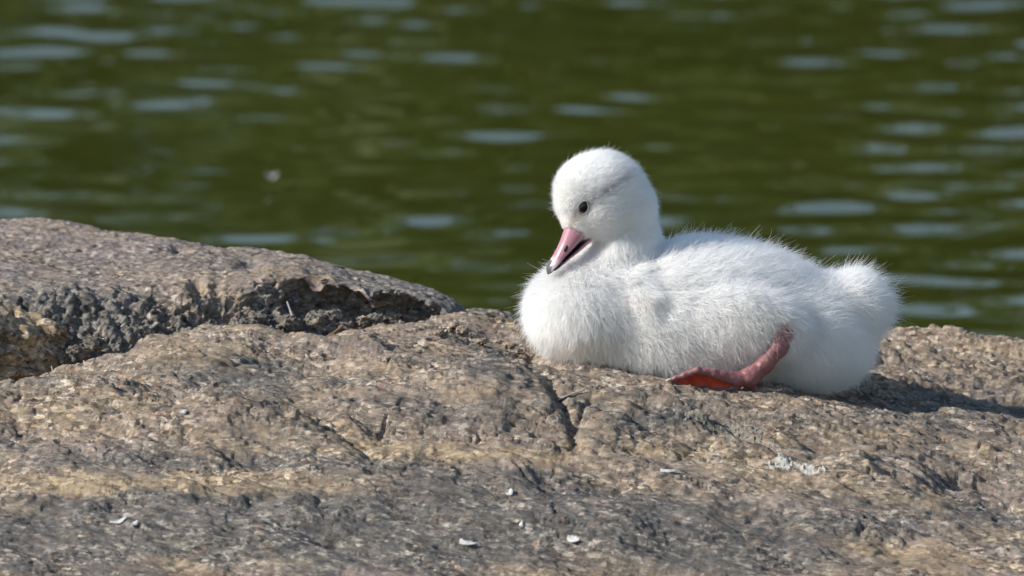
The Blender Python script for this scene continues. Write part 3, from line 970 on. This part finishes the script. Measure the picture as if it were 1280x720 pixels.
def lower_bill(t, a):
    tt_ = -0.10 + 1.02 * t
    k = max(tt_, 0)
    hgt = np.interp(k, [0, 0.5, 0.85, 0.92], [7.5, 4.6, 2.4, 0.5]); wd = np.interp(k, [0, 0.5, 0.8, 0.92], [12.5, 9.5, 8.0, 2.0])
    up, dn, _ = bill_prof(k)
    s, c = math.sin(a), math.cos(a)
    u = hgt * s * (1.0 if s < 0 else 0.35)
    gap = np.interp(k, [0, 0.3, 0.9], [3.4, 3.4, 1.0])
    return B0 + Fh * (BL * tt_) + Uh * (u - dn - gap * 0.8 - 1.5 * math.sin(math.pi * k)) + Rh * wd * c


v, fc = loft(lower_bill, 36, 28)
rel = v - B0
tl = rel @ Fh / BL
colr = np.repeat(np.array([[0.48, 0.22, 0.25]]), len(v), 0)
ang_top = np.tile(np.sin(np.linspace(0, 2 * math.pi, 28, endpoint=False)), 36)
w = sstep(-0.35, 0.1, ang_top)[:, None]; colr = colr * (1 - w) + np.array([0.05, 0.03, 0.035]) * w
w = sstep(0.6, 0.85, tl)[:, None]; colr = colr * (1 - w) + np.array([0.10, 0.09, 0.09]) * w
cpart("lower_bill", v, fc, m_bill, attrs={"tint": colr})


def ball(c, ax, rad, nu=18, nv=12):
    """ellipsoid with its own axes"""
    v = []
    for i in range(nv + 1):
        th = math.pi * i / nv
        for j in range(nu):
            ph = 2 * math.pi * j / nu
            v.append(np.asarray(c) + ax[0] * rad[0] * math.sin(th) * math.cos(ph) + ax[1] * rad[1] * math.sin(th) * math.sin(ph) + ax[2] * rad[2] * math.cos(th))
    fc = [(i * nu + j, i * nu + (j + 1) % nu, (i + 1) * nu + (j + 1) % nu, (i + 1) * nu + j) for i in range(nv) for j in range(nu)]
    return np.array(v), fc


def ring(c, ax, ra, rb, tube, nu=28, nv=8, almond=0.0):
    v = []
    for i in range(nu):
        a = 2 * math.pi * i / nu
        sn = math.sin(a)
        sn = math.copysign(abs(sn) ** (1 + almond), sn)
        q = np.asarray(c) + ax[0] * ra * math.cos(a) + ax[1] * rb * sn
        o = ax[0] * math.cos(a) + ax[1] * math.sin(a)
        for j in range(nv):
            g = 2 * math.pi * j / nv
            v.append(q + o * tube * math.cos(g) + ax[2] * tube * math.sin(g))
    return np.array(v), grid_faces_closed(nu, nv)


def grid_faces_closed(nu, nv):
    return [(i * nv + j, ((i + 1) % nu) * nv + j, ((i + 1) % nu) * nv + (j + 1) % nv, i * nv + (j + 1) % nv) for i in range(nu) for j in range(nv)]


m_black = plain("nostril_dark", (0.03, 0.008, 0.008), 0.5, 0.4, 0.2)
for sgn in (1, -1):
    t_n = 0.40
    up, dn, wd = bill_prof(t_n)
    c = B0 + Fh * BL * t_n + Uh * 2.6 + Rh * sgn * (wd * 0.93)
    nx_ = Fh * 0.93 - Uh * 0.25; nx_ /= np.linalg.norm(nx_)
    ax3 = Rh * sgn * 0.93 + Uh * 0.36; ax3 /= np.linalg.norm(ax3)
    ay = np.cross(ax3, nx_); ay /= np.linalg.norm(ay)
    v, fc = ball(c - ax3 * 1.4, (nx_, ay, ax3), (5.6, 2.6, 1.8), 16, 10)
    cpart("nostril", v, fc, m_black, parent=bill)

# ---- eye
m_eye = plain("eye_glossy", (0.006, 0.005, 0.005), 0.12, 0.35, 0.1)
m_lid = plain("eyelid_skin", (0.34, 0.29, 0.28), 0.6, 0.3, 0.1)
pe, ne = surf_at(730, 259)
eyes = []
for sgn in (1, -1):
    if sgn == 1: c, n_ = pe, ne
    else:
        q = pe - H0; c = H0 + q - 2 * (q @ Rh) * Rh; n_ = ne - 2 * (ne @ Rh) * Rh
    t_ = Fh * 0.95 - Uh * 0.25; t_ = t_ - (t_ @ n_) * n_; t_ /= np.linalg.norm(t_)
    b_ = np.cross(n_, t_)
    v, fc = ball(c + n_ * (-1.2), (t_, b_, n_), (9.6, 6.4, 5.4), 28, 18)
    e = cpart("eye", v, fc, m_eye)
    v, fc = ring(c + n_ * 2.2, (t_, b_, n_), 9.5, 6.2, 0.9, 30, 8, 0.25)
    cpart("eyelid", v, fc, m_lid, parent=e)
    eyes.append(c)

# ---- leg and foot
m_leg, nt, b = mat_new("leg_skin")
geo = nt.nodes.new("ShaderNodeNewGeometry")
c = mix(nt, noise_n(nt, geo.outputs["Position"], 14, 5, 0.65), (0.17, 0.055, 0.058), (0.37, 0.165, 0.165))
c = mix(nt, ramp(nt, noise_n(nt, geo.outputs["Position"], 4, 4, 0.7), [(0.5, 0.0), (0.75, 0.5)]), c, (0.22, 0.07, 0.07))
nt.links.new(c, b.inputs["Base Color"])
b.inputs["Roughness"].default_value = 0.42
b.inputs["Subsurface Weight"].default_value = 0.12
b.inputs["Subsurface Radius"].default_value = (0.004, 0.0012, 0.0008)
bp = nt.nodes.new("ShaderNodeBump"); bp.inputs["Strength"].default_value = 0.6; bp.inputs["Distance"].default_value = 2.0 * S
nt.links.new(noise_n(nt, geo.outputs["Position"], 5, 4, 0.65), bp.inputs["Height"]); nt.links.new(bp.outputs[0], b.inputs["Normal"])


def leg_mesh(pts_r, toes, h=1.05, wr=True):
    allp = np.array([q[0] for q in pts_r] + [q[0] for t in toes for q in t]); pad = 24
    lo, hi = allp.min(0) - pad, allp.max(0) + pad
    G = grid_pts(lo, hi, h)
    f = None
    for (a, ra), (b2, rb) in zip(pts_r[:-1], pts_r[1:]):
        q = cone(G, a, b2, ra, rb); f = q if f is None else smin(f, q, 7)
    for t in toes:
        for (a, ra), (b2, rb) in zip(t[:-1], t[1:]):
            f = smin(f, cone(G, a, b2, ra, rb), 3.5)
    if wr:
        # skin folds across the hock and ankle
        ax = (pts_r[2][0] - pts_r[1][0]); ax = ax / np.linalg.norm(ax)
        s_ = (G[0] - pts_r[1][0][0]) * ax[0] + (G[1] - pts_r[1][0][1]) * ax[1] + (G[2] - pts_r[1][0][2]) * ax[2]
        fold = np.sin(s_ / 1.35 + 2.2 * noise3(G[0] / 12, G[1] / 12, G[2] / 12, 160)) * np.exp(-((s_ - 4) / 11) ** 2)
        f = f + 0.75 * fold + 0.8 * noise3(G[0] / 7, G[1] / 7, G[2] / 7, 161)
    return surface_nets(f.astype(np.float32), lo, h)


zf = lambda px, d, up=0.0: np.array([px - 640, d, float(ground(px - 640, d)[0]) + up])
leg_pts = [(L(952, 408, -88), 14), (L(979, 416, -110), 12.8), (L(973, 434, -118), 11.4), (L(957, 455, -123), 9.8), (L(938, 471, -128), 11.0), (L(920, 475, -132), 8.5)]
toe_top = [(L(920, 474, -134), 9), (L(893, 467, -142), 5.4), (L(872, 463, -146), 4.4), (L(856, 469, -146), 3.8), (L(840, 474, -146), 3.0)]
toe_low = [(L(922, 485, -133), 4), (L(893, 488, -136), 2.0), (L(865, 485, -138), 1.8), (L(842, 477, -144), 1.8)]
toe_back = [(L(936, 479, -128), 6), (L(944, 485, -126), 3.2)]
v, fc = leg_mesh(leg_pts, [toe_top, toe_low, toe_back])
leg = cpart("leg", v, fc, m_leg)
m_web, nt, b = mat_new("web_skin")
geo = nt.nodes.new("ShaderNodeNewGeometry")
nt.links.new(mix(nt, noise_n(nt, geo.outputs["Position"], 10, 4, 0.6), (0.50, 0.03, 0.010), (0.60, 0.10, 0.045)), b.inputs["Base Color"])
b.inputs["Roughness"].default_value = 0.5
b.inputs["Subsurface Weight"].default_value = 0.3
b.inputs["Subsurface Radius"].default_value = (0.004, 0.001, 0.0006)
top_l = np.array([q[0] for q in toe_top]); low_l = np.array([q[0] for q in toe_low])
nu_, nv_ = 30, 12
top_i = np.stack([np.interp(np.linspace(0, 4, nu_), np.arange(5), top_l[:, k]) for k in range(3)], 1)
low_i = np.stack([np.interp(np.linspace(0, 3, nu_), np.arange(4), low_l[:, k]) for k in range(3)], 1)
wv = []
for sidep in (0, 1):
    for i in range(nu_):
        for j in range(nv_):
            t = j / (nv_ - 1)
            q = top_i[i] * (1 - t) + low_i[i] * t
            q = q + np.array([0, 1, 0]) * (4.0 * math.sin(math.pi * t) * math.sin(math.pi * min(1, i / (nu_ - 1) * 1.1)) + 0.8 * math.sin(i * 0.9 + t * 3)) + np.array([0, 1.8 * sidep, 0])
            wv.append(q)
wf = [tuple(r) for r in grid_faces(nu_, nv_)] + [tuple(r[::-1]) for r in grid_faces(nu_, nv_) + nu_ * nv_]
cpart("web", np.array(wv), wf, m_web, parent=leg)
m_claw = plain("claw_horn", (0.45, 0.38, 0.32), 0.4, 0.5, 0.1)
for q in (toe_top[-1][0], ):
    dirc = np.array([-0.93, -0.1, -0.3]); dirc /= np.linalg.norm(dirc)
    sidev = np.cross(dirc, [0, 0, 1.0]); sidev /= np.linalg.norm(sidev)
    v, fc = ball(q + dirc * 3.5, (dirc, sidev, np.cross(dirc, sidev)), (5.0, 2.4, 2.4), 12, 8)
    cpart("claw", v, fc, m_claw, parent=leg)


# ---- down: real strands grown on the body
def make_down(name, N, seed, keep=None, len_mul=1.0, rad=0.30, clump=0.34, wild=0.34):
    r = np.random.default_rng(seed)
    tri = np.concatenate([bq[:, [0, 1, 2]], bq[:, [0, 2, 3]]])
    a, b_, c_ = bv[tri[:, 0]], bv[tri[:, 1]], bv[tri[:, 2]]
    ar = np.linalg.norm(np.cross(b_ - a, c_ - a), axis=1) / 2
    cen = (a + b_ + c_) / 3
    # denser on the short-haired head, which is seen closest
    wgt = ar * np.where(np.linalg.norm(cen - H0, axis=1) < 75, 2.6, 1.0)
    wgt *= np.where(cen[:, 1] > 45, 0.5, 1.0)
    wgt *= np.where(cen[:, 2] < ground(cen[:, 0], cen[:, 1]) - 2, 0.0, 1.0)
    idx = r.choice(len(tri), N, p=wgt / wgt.sum())
    u = r.random((N, 2)); fl = u.sum(1) > 1; u[fl] = 1 - u[fl]
    w0 = (1 - u.sum(1))[:, None]
    p = a[idx] * w0 + b_[idx] * u[:, :1] + c_[idx] * u[:, 1:]
    n = bn[tri[idx, 0]] * w0 + bn[tri[idx, 1]] * u[:, :1] + bn[tri[idx, 2]] * u[:, 1:]
    n /= np.linalg.norm(n, axis=1)[:, None] + 1e-9
    # blend length, lift and flow from the forms each point lies on
    PT = [p[:, k] for k in range(3)]
    W = 0; Ln = 0; Lf = 0; Fl = 0
    wh = {}
    for nm, fn, k, ln, lf, fd in parts:
        q = np.exp(-np.clip(fn(PT), -6, 60) / 6.0)
        wh[nm] = q
        W = W + q; Ln = Ln + q * ln; Lf = Lf + q * lf
        fd = np.array(fd, float); fd /= np.linalg.norm(fd)
        Fl = Fl + q[:, None] * fd
    Ln = Ln / W; Lf = Lf / W; Fl = Fl / W[:, None]
    # slow wander of the flow
    wv_ = np.stack([noise3(p[:, 0] / 45, p[:, 1] / 45, p[:, 2] / 45, 170 + k) for k in range(3)], 1)
    wv2 = np.stack([noise3(p[:, 0] / 14, p[:, 1] / 14, p[:, 2] / 14, 175 + k) for k in range(3)], 1)
    Fl = Fl + 0.45 * wv_ + 0.28 * wv2
    Fl = Fl - (Fl * n).sum(1)[:, None] * n
    Fl /= np.linalg.norm(Fl, axis=1)[:, None] + 1e-9
    lift = Lf * (1 + 0.25 * r.normal(size=N))
    d0 = Fl * np.cos(lift)[:, None] + n * np.sin(lift)[:, None] + wild * r.normal(size=(N, 3))
    d0 /= np.linalg.norm(d0, axis=1)[:, None]
    ln = Ln * len_mul * np.clip(np.exp(0.2 * r.normal(size=N)), 0.6, 1.45)
    longer = (r.random(N) < 0.10) & (p[:, 2] > ground(p[:, 0], p[:, 1]) + 55)
    ln = np.where(longer, ln * 1.32, ln)
    d0 = np.where(longer[:, None], d0 + 0.5 * n, d0); d0 /= np.linalg.norm(d0, axis=1)[:, None]
    # not over the eyes, the bill or under the rock
    kp = p[:, 2] > ground(p[:, 0], p[:, 1]) - 2
    for e in eyes:
        kp &= np.linalg.norm(p - e, axis=1) > 8.0
    pb = p - B0
    along = pb @ Fh
    perp = np.linalg.norm(pb - along[:, None] * Fh, axis=1)
    kp &= ~((along > 5) & (perp < 15) & (along < 70))
    near_bill = np.exp(-(np.clip(np.linalg.norm(pb, axis=1) - 16, 0, 99) / 10.0) ** 2)
    ln *= 1 - 0.6 * near_bill
    for e in eyes:
        de = np.linalg.norm(p - e, axis=1)
        ln *= 1 - 0.55 * np.exp(-(np.clip(de - 8, 0, 99) / 6) ** 2)
    ks = np.array([0, 0.35, 0.7, 1.0])
    droop = (Fl * 0.36 - n * 0.16 + np.array([0, 0, -0.10]))
    curl = r.normal(size=(N, 3)) * 0.24
    pts = p[:, None, :] + ln[:, None, None] * (ks[None, :, None] * d0[:, None, :] + (ks ** 2)[None, :, None] * droop[:, None, :] + (ks ** 3)[None, :, None] * curl[:, None, :])
    # tips gather into small tufts: cells of a hashed jittered grid
    cs = np.where(np.linalg.norm(p - H0, axis=1) < 70, 4.0, 7.5)
    key = np.floor((p + 3 * wv2) / cs[:, None]).astype(np.int64)
    hk = (key[:, 0] * 73856093) ^ (key[:, 1] * 19349663) ^ (key[:, 2] * 83492791)
    _, inv = np.unique(hk, return_inverse=True)
    cnt = np.bincount(inv).astype(float)
    tip = np.stack([np.bincount(inv, pts[:, -1, k]) / cnt for k in range(3)], 1)[inv]
    cl = clump * np.clip(r.normal(0.75, 0.35, N), 0, 1)
    cl = np.where(longer, 0.1, cl) * np.where(np.linalg.norm(p - H0, axis=1) < 75, 0.5, 1.0)
    pts += (cl[:, None] * ks[None] ** 1.6)[:, :, None] * (tip - pts[:, -1])[:, None, :]
    # colour per strand: white base, grey streak behind the near eye, tinted spots
    tint = np.ones((N, 3)) * np.array([0.965, 0.95, 0.925])
    tint *= (1 + 0.03 * r.normal(size=N))[:, None]
    px, py = project(pts[:, 2])
    nearside = p[:, 1] < 20
    def stain(wt, colr_):
        nonlocal tint
        wt = np.clip(wt, 0, 1)[:, None]
        tint = tint * (1 - wt) + np.array(colr_) * wt
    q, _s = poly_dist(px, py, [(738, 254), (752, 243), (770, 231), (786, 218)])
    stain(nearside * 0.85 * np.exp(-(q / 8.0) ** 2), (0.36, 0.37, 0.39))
    q, _s = poly_dist(px, py, [(721, 264), (717, 274), (714, 284)])
    stain(nearside * 0.9 * np.exp(-(q / 3.2) ** 2), (0.34, 0.24, 0.22))
    stain(nearside * 0.35 * np.exp(-((px - 722) / 16) ** 2 - ((py - 272) / 10) ** 2), (0.6, 0.56, 0.5))
    stain(0.35 * near_bill, (0.72, 0.60, 0.55))
    # faint cream soiling where it rests, on the wing tip and at the thigh
    stain(0.45 * np.exp(-((px - 735) / 60) ** 2 - ((py - 440) / 22) ** 2), (0.80, 0.70, 0.52))
    stain(0.40 * np.exp(-((px - 806) / 22) ** 2 - ((py - 380) / 10) ** 2) * nearside, (0.86, 0.70, 0.60))
    stain(0.5 * np.exp(-((px - 955) / 45) ** 2 - ((py - 408) / 20) ** 2) * nearside, (0.80, 0.73, 0.60))
    rt = rad * np.where(longer, 0.75, 1.0) * np.where(np.linalg.norm(p - H0, axis=1) < 70, 0.75, 1.0) * r.uniform(0.7, 1.25, N)
    pts = pts[kp]; tint = np.clip(tint[kp], 0, 0.985); rt = rt[kp]
    M = len(pts)
    hc = bpy.data.hair_curves.new(name)
    hc.add_curves([len(ks)] * M)
    hc.attributes["position"].data.foreach_set("vector", ((pts - CY0) * S).astype(np.float32).ravel())
    ra = hc.attributes.get("radius") or hc.attributes.new("radius", 'FLOAT', 'POINT')
    ra.data.foreach_set("value", (rt[:, None] * np.array([1.0, 0.85, 0.55, 0.16])[None] * S).astype(np.float32).ravel())
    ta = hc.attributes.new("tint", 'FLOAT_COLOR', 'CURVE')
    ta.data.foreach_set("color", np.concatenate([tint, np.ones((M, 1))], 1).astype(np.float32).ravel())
    ob = bpy.data.objects.new(name, hc)
    COL.objects.link(ob)
    ob.parent = cyg
    return ob


m_down = bpy.data.materials.new("white_down"); m_down.use_nodes = True
nt = m_down.node_tree
for n in list(nt.nodes):
    if n.type != 'OUTPUT_MATERIAL': nt.nodes.remove(n)
out = [n for n in nt.nodes if n.type == 'OUTPUT_MATERIAL'][0]
hb = nt.nodes.new("ShaderNodeBsdfHairPrincipled")
hb.model = 'CHIANG'; hb.parametrization = 'COLOR'
hb.inputs["Roughness"].default_value = 0.5
hb.inputs["Radial Roughness"].default_value = 0.7
hb.inputs["Coat"].default_value = 0.0
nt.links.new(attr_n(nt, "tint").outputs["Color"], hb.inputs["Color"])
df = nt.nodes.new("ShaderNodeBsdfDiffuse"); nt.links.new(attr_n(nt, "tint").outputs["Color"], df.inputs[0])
ms = nt.nodes.new("ShaderNodeMixShader"); ms.inputs[0].default_value = 0.18
nt.links.new(hb.outputs[0], ms.inputs[1]); nt.links.new(df.outputs[0], ms.inputs[2])
nt.links.new(ms.outputs[0], out.inputs["Surface"])
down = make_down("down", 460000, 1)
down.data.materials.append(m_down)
down["kind"] = "stuff"


# ================================================================== LITTLE THINGS ON THE ROCK
m_plume = plain("shed_plume", (0.62, 0.61, 0.58), 0.8, 0.2, 0.08)


def plume(px, py, ln, wd, az, curl, label, lift=0.5):
    """small shed feather: curved tapering vane with thickness, lying on the slab"""
    c = on_slab(px, py)
    n = 12
    ln *= 0.8; wd *= 0.7
    v = []
    for s in (0, 1):
        for i in range(n):
            t = i / (n - 1)
            w_ = wd * math.sin(math.pi * min(1, 0.08 + 0.92 * t)) ** 0.7
            for k in (-1, -0.5, 0, 0.5, 1):
                x = (t - 0.5) * ln; y = k * w_ * (1 + 0.15 * math.sin(7 * t + k * 3))
                z = lift + 0.35 * curl * (2 * t - 1) ** 2 - 0.5 * wd * k * k + s * 0.6 + 0.75 * wd
                v.append((x * math.cos(az) - y * math.sin(az), x * math.sin(az) + y * math.cos(az), z))
    v = np.array(v)
    gx = ground(v[:, 0] + c[0], v[:, 1] + c[1])
    v[:, 2] += np.maximum(gx, np.full(len(v), gx.mean())) - c[2]
    ff = grid_faces(n, 5)
    ob = mesh_obj("shed_feather", v + c, np.concatenate([ff[:, ::-1], ff + n * 5]), m_plume)
    recentre(ob)
    return thing(ob, label, "feather", "shed feathers on the slab")


lab = "tiny white shed feather lying on the grey lower slab"
plume(147, 665, 26, 5, 0.1, 3, "white shed feather beside a smaller one on the lower grey slab, left end")
plume(167, 669, 13, 4, 0.5, 2, "smaller white shed feather touching a longer one on the lower slab")
plume(585, 681, 26, 5, -0.1, 2, "flat white shed feather alone on the bare grey lower slab")
plume(717, 681, 20, 6, -0.5, 5, "upturned white shed feather with a dark base on the lower slab")
plume(836, 592, 26, 6, 0.15, 2, "white shed feather next to a round brown pit in the ledge")
plume(637, 621, 12, 6, 0.2, 2, lab)
plume(651, 660, 8, 4, 0.8, 2, lab)
plume(229, 522, 11, 5, 0.3, 2, lab.replace("grey lower slab", "rough brown slab under a dark pit"))

m_straw = plain("dry_straw", (0.36, 0.33, 0.28), 0.6, 0.3, 0.2)


def straw(name, a, b2, rad, mat, label, cat, sag=1.5):
    n = 10
    a, b2 = np.asarray(a, float), np.asarray(b2, float)
    ax = (b2 - a) / np.linalg.norm(b2 - a)
    s1 = np.cross(ax, [0, 0, 1.0]); s1 /= np.linalg.norm(s1); s2 = np.cross(ax, s1)
    v = []
    for i in range(n):
        t = i / (n - 1)
        c = a + (b2 - a) * t + np.array([0, 0, sag * math.sin(math.pi * t)])
        rr = rad * (1 - 0.45 * t) * (1 + 0.12 * math.sin(9 * t))
        for j in range(7):
            g = 2 * math.pi * j / 7
            v.append(c + s1 * rr * math.cos(g) + s2 * rr * math.sin(g) * 0.7)
    fc = [(i * 7 + j, i * 7 + (j + 1) % 7, (i + 1) * 7 + (j + 1) % 7, (i + 1) * 7 + j) for i in range(n - 1) for j in range(7)]
    fc += [tuple(range(7))[::-1], tuple(range((n - 1) * 7, n * 7))]
    ob = mesh_obj(name, np.array(v), fc, mat)
    recentre(ob)
    return thing(ob, label, cat)


a_, b2_ = on_slab(696, 503), on_slab(731, 493)
hi_ = max(a_[2], b2_[2])
straw("straw", a_ + [0, 0, 2], b2_ + [0, 0, 3], 1.9, m_straw, "pale dry straw bridging the small cleft below the cygnet's breast", "straw")
straw("straw", L(67, 468, 60), L(64, 456, 80), 1.3, m_straw, "pale straw stub leaning against the squared ochre block", "straw", 0)
straw("straw", L(107, 460, 70), L(105, 451, 85), 2.2, m_straw, "short white splinter standing in the cleft below the crystalline boulder face", "straw", 0)
straw("straw", L(366, 396, 235), L(359, 377, 250), 2.0, m_straw, "pale splinter leaning on the boulder's face under the dark brow", "straw", 0)
m_twig = plain("brown_twig", (0.20, 0.13, 0.07), 0.8, 0.2, 0.3)
straw("twig", L(408, 423, 150), L(428, 408, 165), 3.6, m_twig, "short brown twig lodged in the cleft at the slab's back edge", "twig", 0)

# pale crust lichens and flakes on the right part of the slab
m_lichen = plain("crust_lichen", (0.50, 0.48, 0.42), 0.9, 0.15, 0.28, 6, bump=0.8)
m_flake = plain("pale_flake", (0.31, 0.27, 0.21), 0.85, 0.2, 0.3, 7, bump=0.6)


def patch(name, px, py, rx_, ry_, mat, seed, thick, label, cat, thr=0.0):
    """thin crust that follows the slab, with a broken outline and holes"""
    c = on_slab(px, py)
    # depth half-extent from the picture half-height
    k = 0.34
    xs = np.arange(-rx_ * 1.5, rx_ * 1.5, 0.8); ds = np.arange(-ry_ / k * 1.5, ry_ / k * 1.5, 1.5)
    XX, DD = np.meshgrid(xs, ds, indexing='ij')
    m_ = 1 - np.hypot(XX / rx_, DD / (ry_ / k)) + 0.6 * fbm2(XX / 13 + seed, DD / 24, 3, 200 + seed, 0.6) + 0.95 * fbm2(XX / 4.5 + seed, DD / 9, 2, 220 + seed, 0.6) - thr - 0.12
    m_ = m_ * 1.0
    keep = m_ > 0
    zz = ground(XX + c[0], DD + c[1]).reshape(XX.shape) + 0.5 + 0.45 * thick * np.clip(m_ * 2.5, 0, 1)
    vid = np.arange(XX.size).reshape(XX.shape)
    fk = keep[:-1, :-1] & keep[1:, :-1] & keep[1:, 1:] & keep[:-1, 1:]
    fq = np.stack([vid[:-1, :-1][fk], vid[1:, :-1][fk], vid[1:, 1:][fk], vid[:-1, 1:][fk]], 1)
    v = np.stack([XX + c[0], DD + c[1], zz], -1).reshape(-1, 3)
    used = np.unique(fq); mp = np.full(len(v), -1); mp[used] = np.arange(len(used))
    ob = mesh_obj(name, v[used], mp[fq], mat)
    recentre(ob)
    return thing(ob, label, cat)


patch("lichen_patch", 978, 578, 17, 8, m_lichen, 1, 1.2, "bright white crust lichen patch, the left of a pair on the slab", "lichen")
patch("lichen_patch", 1010, 588, 15, 10, m_lichen, 2, 1.2, "bright white crust lichen patch with a dark gap, right of its twin", "lichen")
patch("lichen_patch", 928, 546, 32, 12, m_flake, 3, 0.9, "dull buff lichen crust spread along the ledge above the white pair", "lichen")
patch("lichen_patch", 870, 517, 17, 4, m_flake, 4, 3.0, "pale curled flake of lichen crust below the cygnet's foot", "lichen", -0.1)

# ---- white speck afloat
fp = cam.location.copy()
dirv = Vector(((340 - 640) * S, *(FWD * DIST + UPV * (360 - 226) * S)[1:]))
tk = (WATER_Z + 0.006 - cam.location.z) / dirv.z
wp = cam.location + dirv * tk
v = []
for s in (0, 1):
    for i in range(9):
        t = i / 8
        for k in (-1, 0, 1):
            v.append(((t - 0.5) * 0.012, k * 0.012 * math.sin(math.pi * (0.1 + 0.85 * t)), 0.002 + 0.005 * (2 * t - 1) ** 2 + 0.001 * abs(k) + 0.001 * s))
ff = grid_faces(9, 3)
ob = mesh_obj("floating_feather", np.array(v), np.concatenate([ff[:, ::-1], ff + 27]), m_plume, unit=1.0)
ob.location = wp
thing(ob, "tiny pale feather afloat on the green water under a long ripple glint", "feather")
